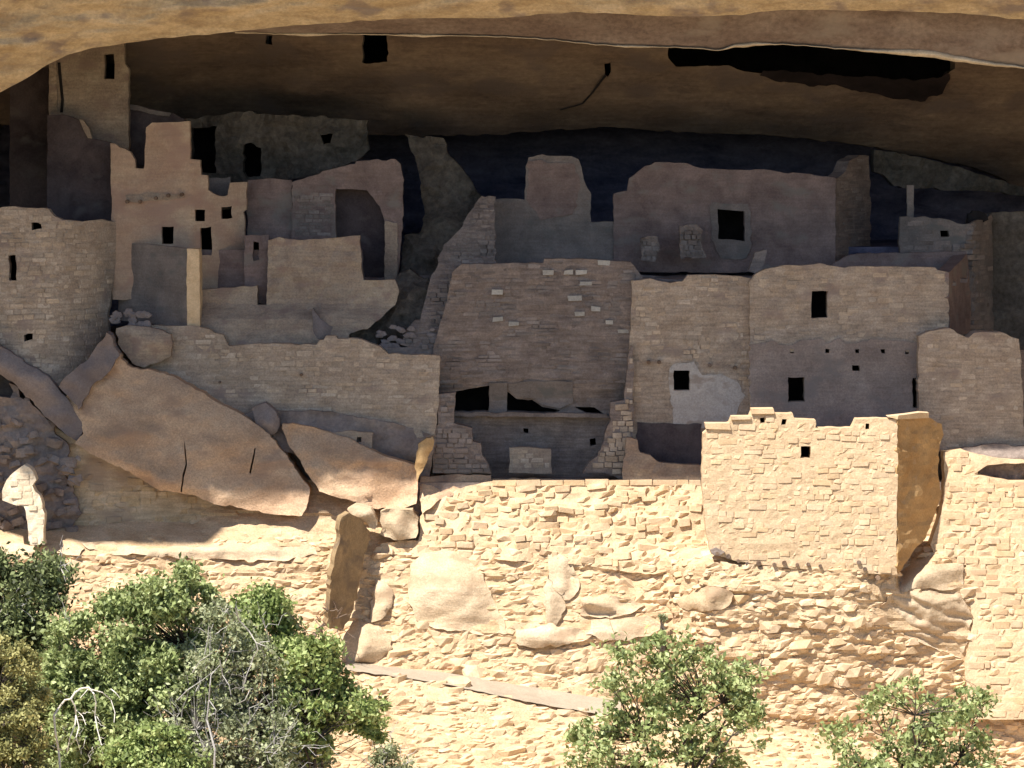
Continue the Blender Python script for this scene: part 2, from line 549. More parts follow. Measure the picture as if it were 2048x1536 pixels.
def masonry(parent, outline, depth, mk, holes=(), ch=(9, 13), sl=(16, 36), proud=.012, d=.16, wav=2.0, rotj=.02, yj=.009,
            skip=0.0, cap=295, pad=1.0, kind='block', area=None, gap=1.0, wavf=.010):
    dfn = depth if callable(depth) else (lambda a, b: depth)
    ys = [p[1] for p in outline]; xs = [p[0] for p in outline]
    items = []
    y = min(ys) + .5
    row = 0
    while y < max(ys):
        h = rnd.uniform(*ch)
        x = min(xs) - rnd.uniform(0, sl[1])
        cand = []
        while x < max(xs):
            w = rnd.uniform(*sl) if rnd.random() > .15 else rnd.uniform(sl[0] * .6, sl[0])
            cand.append((x, w))
            x += w + gap
        if cand:
            boxes = []
            for (x, w) in cand:
                yo = wav * nz(Vector((x * wavf, y * .02, 4.4))) * 3
                boxes.append((x, y + yo, x + w, y + yo + h - gap))
            pts = []
            for b in boxes:
                for fx in (0, .5, 1):
                    for fy in (.02, .98):
                        pts.append((b[0] + (b[2] - b[0]) * fx, b[1] + (b[3] - b[1]) * fy))
            ok = inside(outline, pts).reshape(-1, 6)
            bad = np.zeros_like(ok)
            for hh in holes:
                bad |= inside([(p[0], p[1]) for p in hh], pts).reshape(-1, 6)
            for b, o6, b6 in zip(boxes, ok, bad):
                x0, y0, x1, y1 = b
                good = o6 & ~b6
                if not good.all():
                    l, m, r = good[0:2].all(), good[2:4].all(), good[4:6].all()
                    if l and m:
                        x1 = (x0 + x1) / 2 + (x1 - x0) * .2
                    elif m and r:
                        x0 = (x0 + x1) / 2 - (x1 - x0) * .2
                    elif l:
                        x1 = x0 + (x1 - x0) * .45
                    elif r:
                        x0 = x1 - (x1 - x0) * .45
                    else:
                        continue
                    t = [(x0, y0 + 1), (x1, y0 + 1), (x0, y1 - 1), (x1, y1 - 1)]
                    if not inside(outline, t).all() or any(inside(hh, t).any() for hh in holes):
                        continue
                if rnd.random() < skip:
                    continue
                if area and not area((x0 + x1) / 2, (y0 + y1) / 2):
                    continue
                cx, cy = (x0 + x1) / 2, (y0 + y1) / 2
                a, c = P(x0, cy, dfn(x0, cy)), P(x1, cy, dfn(x1, cy))
                mid = P(cx, cy, min(dfn(cx, cy), (dfn(x0, cy) + dfn(x1, cy)) / 2 + .02))
                ang = math.atan2(c.y - a.y, c.x - a.x)
                w = math.hypot(c.x - a.x, c.y - a.y)
                hm = (y1 - y0) / PXM * (1 + mid.y / 100)
                pr = proud + rnd.uniform(-yj, yj)
                nrm = Vector((math.sin(ang), -math.cos(ang), 0))
                loc = mid + nrm * (pr - d / 2)
                items.append((loc, (rnd.uniform(-rotj, rotj), rnd.uniform(-rotj, rotj) * 1.2, ang + rnd.uniform(-rotj, rotj)), (w, d, hm)))
        y += h
        row += 1
    place_stones(parent, items, mk, kind, cap=cap)


def wood_end(parent, px, py, y, r=.045, l=.35, dark=True):
    bm = bmesh.new()
    c = P(px, py, y)
    ring = []
    for yy, s in ((-.5, .9), (-.47, 1), (.5, 1)):
        ring.append([bm.verts.new((c.x + r * s * math.cos(a / 8 * math.tau), c.y + yy * l, c.z + r * s * math.sin(a / 8 * math.tau))) for a in range(8)])
    for a, b in zip(ring, ring[1:]):
        for i in range(8):
            bm.faces.new((a[i], a[(i + 1) % 8], b[(i + 1) % 8], b[i]))
    bm.faces.new(ring[0])
    bmesh.ops.recalc_face_normals(bm, faces=bm.faces)
    me = bpy.data.meshes.new('beam_end'); bm.to_mesh(me); bm.free()
    return new_obj('beam_end', me, M['wood'], parent)

# ------------------------------------------------------------------ the cliff and the cave
LIP1 = [(-900, 640), (-300, 330), (0, 185), (60, 152), (120, 116), (180, 98), (250, 87), (330, 76), (400, 70), (480, 62), (600, 50), (700, 44), (780, 38), (900, 36), (1000, 36),
        (1100, 27), (1170, 25), (1300, 31), (1400, 33), (1500, 27), (1560, 20), (1700, 21), (1850, 24), (1960, 30), (2048, 40), (2300, 75), (2900, 170)]
LIP2 = [(-900, 600), (-300, 330), (0, 168), (120, 100), (250, 78), (400, 66), (480, 65), (560, 68), (700, 69), (850, 71), (1000, 74), (1100, 80), (1200, 90), (1300, 94), (1400, 97),
        (1437, 101), (1470, 92), (1520, 88), (1600, 91), (1700, 99), (1780, 103), (1850, 105), (1920, 117), (1980, 127), (2048, 136), (2300, 190), (2900, 330)]
EDGE3 = [(-900, 600), (-300, 330), (0, 250), (200, 262), (380, 268), (480, 276), (600, 272), (720, 270), (830, 274), (900, 272), (1000, 269), (1100, 262), (1180, 256), (1260, 257), (1330, 263),
         (1420, 266), (1520, 270), (1620, 280), (1700, 288), (1800, 305), (1900, 325), (1990, 350), (2048, 388), (2300, 470), (2900, 620)]

# unseen brow edge, shaped to place the shadow border; rows of x and depth
ZB = 14.5
SHADOW_BROW = [(-60, -8.75), (-18.55, -8.75), (-18.1, -9.9), (-14.9, -10.0), (-14.6, -9.25), (-12.3, -9.2), (-10.9, -9.1), (-9.6, -8.9), (-9.2, -8.95), (-7.2, -8.68), (-5, -8.66), (6, -8.66), (30, -8.66)]


def brow_y(x):
    return extrap(SHADOW_BROW, x) if SHADOW_BROW[0][0] < x < SHADOW_BROW[-1][0] else (SHADOW_BROW[0][1] if x <= SHADOW_BROW[0][0] else SHADOW_BROW[-1][1])


def sheet(name, rows, mat, smooth=True, parent=None):
    n = len(rows[0])
    V = [v for r in rows for v in r]
    F = []
    for i in range(len(rows) - 1):
        for j in range(n - 1):
            a = i * n + j
            F.append((a, a + 1, a + n + 1, a + n))
    return mesh_from(name, V, F, mat, parent, smooth)


def rock_disp(v, amp, s=1.0, k=0.0):
    t = fbm(v.x * .35 * s + k, v.y * .5 * s, v.z * 1.1 * s, 5)
    ridg = 1 - abs(fbm(v.x * .25 * s, v.y * .4 * s + 4, v.z * 2.4 * s, 3)) * 2
    return amp * (t * 1.3 + (ridg - .6) * .5)


cols = list(range(-900, -10, 30)) + list(range(-10, 2060, 8)) + list(range(2080, 2901, 30))
# front face of the cliff: from high above down to the first lip
rows = []
for k in range(96):
    t = k / 95
    row = []
    for px in cols:
        lip = smooth_interp(LIP1, px) + 1.5 * nz(Vector((px * .03, 1, 1))) * 2
        L = P(px, lip, -2.6)
        bx = L.x
        by = brow_y(bx) + .06 * nz(Vector((bx * .8, 3, 3)))
        if t < .12:
            z = ZB + (.12 - t) / .12 * 30
            v = Vector((bx, by - .0, z))
            if t < .001:
                v.y = by + 14
        else:
            u = (t - .12) / .88
            u2 = u ** .7
            z = ZB + (L.z - ZB) * u2
            y = by + (L.y - by) * (u2 ** 1.05)
            v = Vector((bx, y, z))
            fade = min(1, (1 - u) * 8) * min(1, u * 4)
            # bedding: alternating hard and soft layers
            q = v.z * 5.5 - v.x * .5 + 2.5 * fbm(v.x * .3, v.z * .4, 2, 3)
            bed = .26 * (.5 - .5 * math.cos(q)) * (.4 + abs(nz(Vector((v.x * .3, q * .32, 4)))) * 1.8) + .5 * fbm(v.x * .6, v.z * 1.7 - v.x * .12, 1, 5)
            v.y -= fade * (bed + .35 * fbm(v.x * .22, v.z * .35, 11, 4))
            v.z += fade * .10 * fbm(v.x * .8, v.z * 1.2, 31, 3)
        row.append(v)
    rows.append(row)
structure(sheet('cliff_brow', rows, M['brow']))

# second layer below the first lip
rows = []
prof = [(-2.6, 0, 0, 0), (-2.1, 0, -6, 0), (-1.6, 0, -14, 0)]
for (y, a, off, _) in prof:
    rows.append([P(px, smooth_interp(LIP1, px) + 1.5 * nz(Vector((px * .03, 1, 1))) * 2 + off, y) for px in cols])
for k in range(12):
    t = k / 11
    row = []
    for px in cols:
        a = smooth_interp(LIP1, px) - 14
        b = smooth_interp(LIP2, px) + nz(Vector((px * .05, 6, 1))) * 1.6
        b = max(b, a + 6)
        yy = -1.55 + 1.1 * t ** 1.2
        v = P(px, a + (b - a) * t, yy)
        f = math.sin(t * math.pi)
        v.y += f * .30 * fbm(v.x * .5, v.z * 1.4, 5, 4)
        row.append(v)
    rows.append(row)
for (y, off) in ((-.2, -1), (.3, -8), (1.2, -24), (2.2, -38)):
    rows.append([P(px, max(smooth_interp(LIP2, px) + nz(Vector((px * .05, 6, 1))) * 1.6, smooth_interp(LIP1, px) - 8) + off, y) for px in cols])
structure(sheet('overhang_layer', rows, M['band']))
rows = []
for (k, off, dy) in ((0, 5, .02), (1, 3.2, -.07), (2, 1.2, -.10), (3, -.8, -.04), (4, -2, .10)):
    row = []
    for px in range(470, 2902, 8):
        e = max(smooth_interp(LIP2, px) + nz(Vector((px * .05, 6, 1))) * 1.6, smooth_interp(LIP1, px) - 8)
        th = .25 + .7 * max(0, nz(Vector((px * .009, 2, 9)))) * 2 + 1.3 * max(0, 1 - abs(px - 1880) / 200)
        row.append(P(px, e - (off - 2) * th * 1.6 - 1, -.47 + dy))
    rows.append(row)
structure(sheet('overhang_rim', rows, M['rim']))  # pale strip stands for bounce light on the lower edge


def ceil_depth(px, py):
    t = (py - 30) / 240
    return 2.2 + 5.4 * max(-.5, t) ** 1 + .9 * math.exp(-((px - 500) / 300) ** 2)


ce_out = [(-900, 560), (-900, 300), (-300, 100), (0, 20), (400, 0), (2048, 0), (2900, 60)] + \
         [(px, smooth_interp(EDGE3, px)) for px in range(2900, -1, -50)] + [(-300, 520)]
ceiling_pocket = [(1338, 85), (1338, 118), (1352, 134), (1400, 134), (1450, 131), (1490, 143), (1525, 146), (1560, 150), (1640, 154), (1700, 160), (1760, 166), (1820, 170), (1870, 168), (1890, 158), (1898, 148), (1912, 138), (1912, 85)]
ch = [rect(727, 50, 775, 125, 2), [(1209, 128), (1222, 128), (1222, 145), (1216, 155), (1210, 150)], ceiling_pocket, [(640, 268), (650, 262)][:0] or rect(532, 74, 545, 92, 1)]
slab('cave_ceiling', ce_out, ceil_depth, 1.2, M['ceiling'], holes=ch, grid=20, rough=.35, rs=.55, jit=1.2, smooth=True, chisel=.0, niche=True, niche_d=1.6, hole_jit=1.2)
structure(bpy.data.objects['cave_ceiling'])
so_ = slab('soot_stain', [(1530, 140), (1600, 146), (1700, 152), (1780, 158), (1850, 162), (1893, 150), (1904, 152), (1898, 172), (1888, 187), (1850, 201), (1800, 203), (1735, 186), (1680, 173), (1620, 172), (1560, 164), (1522, 154)], lambda x, y: ceil_depth(x, y) - .16, .3, M['soot_purple'],  # near-black purple patch below the ceiling pocket
      holes=[[(x, y) for x, y in ceiling_pocket if 0]][:0], grid=20, rough=.35, rs=.55, jit=2, smooth=True, niche=False, parent=bpy.data.objects['cave_ceiling'])
# crack running down from the small opening
cr = [(1212, 150), (1200, 165), (1185, 185), (1165, 207), (1150, 212), (1120, 220)]
V, F = [], []
for i, (x, y) in enumerate(cr):
    d = ceil_depth(x, y) - .10
    w = 2.2 - i * .25
    V += [P(x - w, y - 1, d), P(x + w, y + 1, d), P(x, y, d + .25)]
for i in range(len(cr) - 1):
    a = i * 3
    F += [(a, a + 3, a + 5, a + 2), (a + 1, a + 2, a + 5, a + 4), (a, a + 1, a + 4, a + 3)]
mesh_from('crack', V, F, M['soot'], bpy.data.objects['cave_ceiling'])

# back of the cave
rows = []
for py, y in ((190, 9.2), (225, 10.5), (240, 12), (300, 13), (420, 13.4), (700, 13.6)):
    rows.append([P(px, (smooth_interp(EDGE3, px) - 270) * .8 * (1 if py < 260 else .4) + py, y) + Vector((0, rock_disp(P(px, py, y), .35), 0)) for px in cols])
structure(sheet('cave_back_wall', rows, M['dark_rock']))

rr = []
for j in range(8):
    rr.append([Vector((-27 + 3 * i, -2.5 + 2.6 * j, 10.9 + rnd.uniform(-.15, .15))) for i in range(19)])
structure(sheet('cave_roof_rock', rr, M['dark_rock']))  # unseen sheet inside the rock, added to seal light leaks
# mesa top, and added end walls that keep sky light out
for sx in (-1, 1):
    V = [(sx * 24, -30, -14), (sx * 24, 16, -14), (sx * 24, 16, 46), (sx * 24, -30 + 20, 46)]
    rr = []
    for i in range(14):
        rr.append([Vector((sx * (17 + 10 * (1 - j / 11)), 14 - 25 * (1 - j / 11), -12 + i * 4.2)) + Vector((rnd.uniform(-.6, .6), rnd.uniform(-.6, .6), 0)) for j in range(12)])
    structure(sheet('cliff_end_wall', rr, M['brow']))
rr = []
for j in range(10):
    rr.append([Vector((-600 + 60 * i, (4 if j == 0 else 4 + 40 * j), 44.4 + (0 if j == 0 else rnd.uniform(-.6, .6)))) for i in range(21)])
structure(sheet('mesa_top', rr, M['canyon']))


def floor_box(name, x0, x1, y0, y1, z, mat, n=.08, h=3.0):
    rows = []
    ny = max(3, int((y1 - y0) / .4)); nx = max(3, int((x1 - x0) / .4))
    for j in range(ny + 1):
        rows.append([Vector((x0 + (x1 - x0) * i / nx, y0 + (y1 - y0) * j / ny, z + n * fbm(i * .4 + x0, j * .4, z, 3))) for i in range(nx + 1)])
    rows.insert(0, [Vector((v.x, v.y, z - h)) for v in rows[0]])
    return structure(sheet(name, rows, mat, smooth=False))


floor_box('court_floor', -2.6, 24, .02, 9.2, -2.47, M['purple_rock'], .02, 1.5)
floor_box('west_terrace_floor', -24, -1.85, 1.3, 13.9, .85, M['purple_rock'], .1, 6)
floor_box('east_terrace_floor', -2.4, 11.6, 3.45, 13.9, 2.58, M['purple_rock'], .1, 5)
floor_box('centre_roof', -1.6, 11.6, 2.06, 3.5, 2.56, M['purple_rock'], .06, .1)
floor_box('house_roof', 3.02, 11.2, 1.02, 2.4, 2.5, M['grey_plaster'], .05, .08)
floor_box('upper_terrace_floor', -2.4, 12, 4.7, 13.95, 3.3, M['dark_rock'], .1, 3)

# ------------------------------------------------------------------ the sunlit slope below
PATHC = [(600, 1322), (700, 1333), (800, 1345), (900, 1358), (1000, 1378), (1100, 1396), (1200, 1412), (1400, 1440), (1650, 1485), (1760, 1510), (2200, 1600)]
PATHW = [(600, 10), (700, 18), (800, 20), (900, 26), (1000, 30), (1100, 34), (1200, 34), (1650, 34), (1760, 30), (2200, 20)]


def hill_depth(px, py):
    pc = interp(PATHC, px)
    w = interp(PATHW, px) / 2
    top = interp([(385, 1075), (560, 995)], px)
    prof = [(top - 100, .9), (top - 30, .45), (1080, -.35), (1110, -.75), (1200, -1.15), (pc - w, -1.9), (pc + w, -3.3), (pc + w + 14, -3.5), (1560, -5.4), (1700, -8.2), (2000, -14), (2600, -26)]
    # a pale ledge crosses at left above the bushes
    d = interp(prof, py)
    # the rubble comes forward under the sunlit house
    fx = min(1, max(0, (px - 1330) / 90)) * min(1, max(0, (2000 - px) / 300))
    st = 1080 if px < 1795 else 1140 - (px - 1795) * .9
    fy = min(1, max(0, (py - st) / 50)) * min(1, max(0, (1640 - py) / 470))
    return d - 1.85 * fx * fy


def hill_rough(w):
    q = (w.z + .05 * w.x) * 1.15 + 1.1 * fbm(w.x * .22, w.z * .3, 21, 3)
    return .20 * fbm(w.x * .6, w.z * 1.3, 3, 4) + .09 * fbm(w.x * 2.0, w.z * 5.5, 13, 3) + .12 * ((q % 1.0) ** 1.5 - .4) * (.4 + .8 * abs(nz(Vector((w.x * .25, math.floor(q) * 2.7, 1))))) 


rows = []
pys = list(range(960, 1560, 6)) + list(range(1560, 1760, 16)) + list(range(1780, 2640, 60))
hc = list(range(-900, -40, 50)) + list(range(-40, 2100, 7)) + list(range(2100, 2950, 50))
for py in pys:
    row = []
    for px in hc:
        d = hill_depth(px, py)
        w = P(px, py, d)
        pc = interp(PATHC, px); hw = interp(PATHW, px) / 2
        onpath = 1 if abs(py - pc) < hw and 640 < px < 1250 else 0
        a = .05 if onpath else 1
        d += a * hill_rough(w)
        row.append(P(px, py, d))
    rows.append(row)
last = rows[-1]
for k in range(1, 5):
    rows.append([Vector((v.x * (1 + k * .6), v.y - 6 * k * k, max(-36, v.z - 5 * k))) for v in last])
hill = structure(sheet('hillside', rows, M['slope'], smooth=False))
mesh_from('canyon_floor', [(-1500, -1200, -36), (1500, -1200, -36), (1500, -30, -36), (-1500, -30, -36)], [(0, 1, 2, 3)], M['canyon'])['kind'] = 'structure'

# footpath strip on the ledge
rows = []
for s in range(-4, 5):
    row = []
    for px in range(690, 1250, 12):
        pc = interp(PATHC, px); hw = interp(PATHW, px) / 2
        f = s / 4
        ragged = 2.5 * nz(Vector((px * .05, f * 3, 2)))
        py = pc + (hw - 1) * f + (ragged if abs(s) == 4 else 0)
        row.append(P(px, py, hill_depth(px, py) - .13))
    rows.append(row)
structure(sheet('footpath', rows, M['path']))

# things that stand on the slope in smooth rock keep clear of the rubble
CLEAR = []


def hill_clear(x, y):
    pc = interp(PATHC, x); hw = interp(PATHW, x) / 2
    if 650 < x < 1235 and abs(y - pc) < hw * rnd.uniform(.6, 1.15):
        return False
    for c in CLEAR:
        if c[0] < x < c[2] and c[1] < y < c[3] and inside(c[4], [(x, y)])[0]:
            return False
    return True


def boulder(name, label, outline, depth, mat, thick=1.4, holes=(), bulge=.5, br=.45, rough=.07, rs=2.0, jit=1.6, clear=False, tv=None, chisel=.04, grid=9, smooth=True, facets=7, strata=0.0, cat='boulder', parent=None, group=None):
    o = slab(name, outline, depth, thick, M[mat], holes=holes, hole_jit=.3, grid=grid, rough=rough, rs=rs, bulge=bulge, br=br, jit=jit, smooth=smooth, tv=tv, niche=False, chisel=chisel, parent=parent, facets=facets, strata=strata)
    if label:
        tag(o, label, cat, group)
    if clear:
        xs = [p[0] for p in outline]; ys = [p[1] for p in outline]
        CLEAR.append((min(xs), min(ys), max(xs), max(ys), outline))
    return o


B = boulder
# smooth boulders in the sunlit slope
HD = lambda x, y: hill_depth(x, y) - .10

B('boulder', 'large smooth pale boulder set in the sunlit rubble slope below the court', [(822, 1130), (850, 1105), (900, 1100), (930, 1115), (965, 1150), (985, 1195), (1005, 1235), (1018, 1268), (980, 1272), (930, 1262), (870, 1262), (832, 1240), (815, 1190)], HD, 'pale_rock', clear=True, jit=2.2, bulge=0.55, br=0.36)
B('rock_slab', 'upright pale stone slab with rounded right edge standing in the sunlit slope', [(1100, 1108), (1122, 1110), (1145, 1125), (1158, 1155), (1160, 1185), (1152, 1198), (1132, 1200), (1112, 1180), (1098, 1150)], HD, 'pale_rock', clear=True, jit=2.2, bulge=0.25, br=0.07, cat='rock')
B('rock_slab', 'narrow pale stone slab leaning below the rounded upright slab', [(1096, 1150), (1112, 1180), (1132, 1203), (1126, 1235), (1108, 1260), (1095, 1255), (1090, 1215), (1090, 1180)], HD, 'pale_rock', clear=True, jit=2.2, bulge=0.25, br=0.09, cat='rock')
B('boulder', 'cracked pale boulder beside the path under the upright dark slab', [(665, 1300), (690, 1265), (720, 1245), (760, 1252), (782, 1275), (785, 1300), (765, 1320), (700, 1330), (668, 1322)], HD, 'pale_rock', clear=True, jit=2.2, bulge=0.35, br=0.14)
B('boulder', 'pale angular boulder right of the upright dark slab', [(752, 1160), (772, 1168), (792, 1192), (782, 1215), (766, 1238), (745, 1246), (742, 1215)], HD, 'pale_rock', clear=True, jit=2.2, bulge=0.25, br=0.09)
B('boulder', 'layered angular bedrock boulder at the foot of the right sunlit wall', [(1748, 1225), (1790, 1190), (1850, 1182), (1925, 1190), (1945, 1235), (1942, 1262), (1925, 1318), (1880, 1305), (1820, 1280), (1775, 1255)], HD, 'pale_rock', clear=True, jit=2.2, bulge=.35, br=.16, rough=.08, rs=2.2, strata=.16, grid=4.5, smooth=True)
B('rock_ledge', 'smooth sandstone ledge above the layered bedrock boulder', [(1775, 1165), (1800, 1150), (1860, 1130), (1925, 1128), (1932, 1180), (1850, 1178), (1790, 1185), (1760, 1180)], HD, 'pale_rock', clear=True, jit=2.2, bulge=0.20, br=0.14, cat='rock')
B('rock_ledge', 'broken sandstone ledge with a dark undercut at the lower right', [(1930, 1395), (1985, 1385), (2100, 1392), (2100, 1460), (2040, 1440), (2010, 1458), (1975, 1440), (1940, 1430)], HD, 'pale_rock', clear=True, jit=2.2, bulge=0.45, br=0.11, cat='rock')
B('boulder', 'wide flat pale boulder in the slope below the stone block row', [(1350, 1205), (1400, 1180), (1440, 1175), (1470, 1190), (1460, 1212), (1425, 1225), (1380, 1222)], HD, 'pale_rock', clear=True, jit=2.2, bulge=0.30, br=0.09)
B('boulder', 'low sandstone boulder with shaded underside right of the slope slabs', [(1165, 1200), (1215, 1190), (1260, 1200), (1290, 1210), (1265, 1228), (1200, 1240), (1165, 1232)], HD, 'pale_rock', clear=True, jit=2.2, bulge=0.30, br=0.11)
B('boulder', 'long sandstone boulder lying above the footpath', [(1035, 1262), (1100, 1250), (1160, 1258), (1185, 1275), (1140, 1290), (1080, 1296), (1030, 1290)], HD, 'pale_rock', clear=True, jit=2.2, bulge=0.35, br=0.11)
B('boulder', 'sloping pale bedrock sheet left of the central bush', [(1185, 1245), (1300, 1232), (1330, 1250), (1300, 1275), (1210, 1285), (1175, 1268)], HD, 'pale_rock', clear=True, jit=2.2, bulge=0.20, br=0.18, cat='rock')
# bench of pale rock under the left wall
B('rock_ledge', 'long pinkish rock ledge under the shaded left wall', [(165, 1085), (240, 1088), (300, 1098), (420, 1095), (520, 1085), (620, 1088), (640, 1110), (560, 1125), (480, 1122), (380, 1118), (290, 1112), (210, 1108), (180, 1100)], HD, 'pale_rock', clear=True, jit=2.2, bulge=0.25, br=0.09, rough=.14, cat='rock')
B('rock_ledge', 'thin dusty rock shelf at the far left edge above the dark juniper', [(-60, 1085), (60, 1090), (130, 1090), (170, 1096), (160, 1110), (60, 1112), (-60, 1115)], HD, 'pale_rock', clear=True, jit=2.2, bulge=0.20, br=0.09, rough=.16, cat='rock')

# rubble of the slope: loose flat stones
items = []
for _ in range(6800):
    px = rnd.uniform(-30, 2090); py = rnd.uniform(1075, 1560)
    if not hill_clear(px, py):
        continue
    if px < 420 and py < 1105:
        continue
    w = rnd.choice((14, 18, 22, 26, 30, 36, 46)) * rnd.uniform(.8, 1.2)
    if py > 1260 and rnd.random() < .12:
        w *= 1.5
    h = w * rnd.uniform(.20, .40)
    d = hill_depth(px, py)
    wv = P(px, py, d)
    d += hill_rough(wv)
    tilt = .35 * nz(Vector((px * .004, py * .006, 2))) - (.25 if 1150 < px < 1400 else 0)
    items.append((P(px, py, d + w / PXM * .19), (rnd.uniform(-.3, .3), tilt * .5 + rnd.gauss(0, .10), rnd.uniform(-.3, .3)), (w / PXM, w / PXM * .7, h / PXM)))
place_stones(hill, items, 'sun_stone', 'flat', stuff_name='rubble')

# ------------------------------------------------------------------ buildings
# --- sunlit house on the right
tw = thing('stone_house', 'sunlit square stone house block standing in front of the shaded ruins', 'stone house')
T_OUT = [(1408, 868), (1428, 852), (1460, 846), (1462, 836), (1500, 834), (1503, 824), (1548, 821), (1551, 827), (1585, 827), (1588, 839), (1632, 841), (1632, 856), (1704, 857),
         (1713, 838), (1795, 838), (1796, 960), (1793, 1080), (1795, 1150), (1620, 1140), (1540, 1132), (1470, 1122), (1422, 1108), (1412, 1060), (1404, 965), (1406, 900)]
T_H = [rect(1602, 894, 1622, 918, .5), rect(1522, 836, 1531, 846, .5), rect(1564, 838, 1573, 849, .5), rect(1731, 848, 1739, 860, .5)]
Td = lambda x, y: -2.6 - .12 * (y - 820) / 300
slab('wall', T_OUT, Td, .55, M['sun_mortar'], holes=T_H, grid=14, rough=.03, rs=3, jit=.6, parent=tw, niche_d=.6)
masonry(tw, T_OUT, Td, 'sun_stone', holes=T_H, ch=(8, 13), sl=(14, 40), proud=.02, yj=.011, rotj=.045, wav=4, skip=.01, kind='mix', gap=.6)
Tsd = lambda x, y: Td(x, y) + .02 + (x - 1795) / 90 * 1.75 + .06 * fbm(x * .03, y * .02, 3, 3)
TS = [(1796, 840), (1860, 836), (1884, 850), (1888, 872), (1880, 892), (1876, 950), (1884, 985), (1868, 1035), (1852, 1075), (1825, 1108), (1806, 1140), (1797, 1150), (1797, 1000)]
slab('side_wall', TS, Tsd, .4, M['orange_rock'], grid=10, rough=.12, rs=2.5, jit=1.2, parent=tw, tv=(-.35, .25, 0), niche=False)  # orange-brown colour paints in this side's shade and bounced glow
slab('cap_stone', [(1775, 833), (1812, 829), (1840, 825), (1858, 826), (1858, 836), (1795, 839)], lambda x, y: -2.66 + max(0, x - 1795) / 90 * 1.6, .5, M['sun_stone'], grid=8, parent=tw, niche=False)
for a, b, c, d_ in ((1503, 818, 1548, 825), (1462, 832, 1503, 838), (1410, 848, 1460, 856)):
    slab('cap_stone', rect(a, b, c, d_ + 2, 2), -2.68, .5, M['sun_stone'], grid=9, parent=tw, niche=False)
# row of dark hollows at its foot, drawn as added dark wood plugs
for (x, y) in ((1434, 1106), (1456, 1112), (1476, 1121), (1494, 1127), (1517, 1126), (1548, 1128), (1568, 1125), (1594, 1129), (1616, 1128), (1640, 1131), (1717, 1124), (1729, 1137), (1755, 1155)):
    wood_end(tw, x, y, -2.66, r=.045 + rnd.uniform(0, .025), l=.3)
slab('hollow', [(1420, 1100), (1432, 1095), (1450, 1104), (1438, 1112), (1426, 1110)], -2.8, .2, M['purple_rock'], grid=6, parent=tw, niche=False)  # raised darker patch, stands for a shaded hollow

# --- court retaining wall
rw = thing('retaining_wall', 'long sunlit rough stone retaining wall along the front of the court', 'retaining wall')
R_OUT = [(905, 985), (950, 970), (990, 963), (1060, 962), (1130, 966), (1250, 966), (1404, 966), (1412, 1060), (1425, 1120), (1300, 1150), (1150, 1130), (1000, 1120), (900, 1115), (760, 1110), (765, 1085), (838, 1082), (842, 1035), (870, 1005)]
Rd = lambda x, y: .02 - .85 * max(0, (y - 966)) / 150 + .25 * fbm(x * .012, y * .02, 8, 3) * min(1, max(0, (y - 966) / 50))
slab('wall', R_OUT, Rd, .8, M['sun_mortar'], grid=14, rough=.08, rs=2, jit=1.2, parent=rw, niche=False)
masonry(rw, R_OUT, Rd, 'sun_stone', ch=(9, 16), sl=(16, 46), proud=.07, yj=.05, d=.35, rotj=.14, wav=6, skip=.04, kind='mix', gap=0)
x = 985
while x < 1402:
    w = rnd.uniform(22, 50)
    w = min(w, 1406 - x)
    slab('coping_stone', rect(x, 961 + 2 * nz(Vector((x * .02, 0, 0))), x + w - 1.5, 971, 1), -.05, .35, M['sun_stone'], grid=12, parent=rw, niche=False)
    x += w

# --- right sunlit wall
sr = thing('stone_wall', 'tall sunlit stone wall at the right edge with a triangular hollow near its top', 'stone wall')
S_OUT = [(1888, 905), (1925, 900), (1990, 918), (2120, 925), (2120, 1440), (1940, 1440), (1930, 1330), (1946, 1250), (1932, 1130), (1875, 1120), (1862, 1090), (1885, 1020), (1890, 960)]
S_H = [[(1948, 948), (1975, 932), (2010, 928), (2070, 928), (2070, 962), (2020, 962), (1980, 955)]]
Sd = lambda x, y: -.72 - 1.3 * (y - 900) / 500
slab('wall', S_OUT, Sd, .7, M['sun_mortar'], holes=S_H, grid=16, rough=.05, rs=2, jit=.8, parent=sr, niche=False)
slab('hollow_back', [(1935, 920), (2090, 915), (2090, 975), (1935, 970)], -.35, .3, M['purple_rock'], grid=10, rough=.2, rs=4, parent=sr, niche=False)
masonry(sr, S_OUT, Sd, 'sun_stone', holes=S_H, ch=(9, 15), sl=(16, 46), proud=.04, yj=.015, wav=3, skip=.04, kind='mix', gap=.6)
B('boulder', 'rounded greyish boulder lying on top of the right sunlit wall', [(1910, 912), (1930, 895), (1990, 890), (2060, 895), (2120, 905), (2120, 930), (2040, 932), (1960, 926)], -.35, 'purple_rock', thick=1.6, bulge=.35, br=.3)
B('rock', 'broken stones piled in the gap right of the sunlit house', [(1868, 1085), (1880, 1050), (1872, 1015), (1892, 1008), (1905, 1030), (1900, 1090), (1880, 1110)], -.35, 'sun_stone', bulge=.2, br=.1, rough=.25, rs=4, cat='rock', smooth=False)

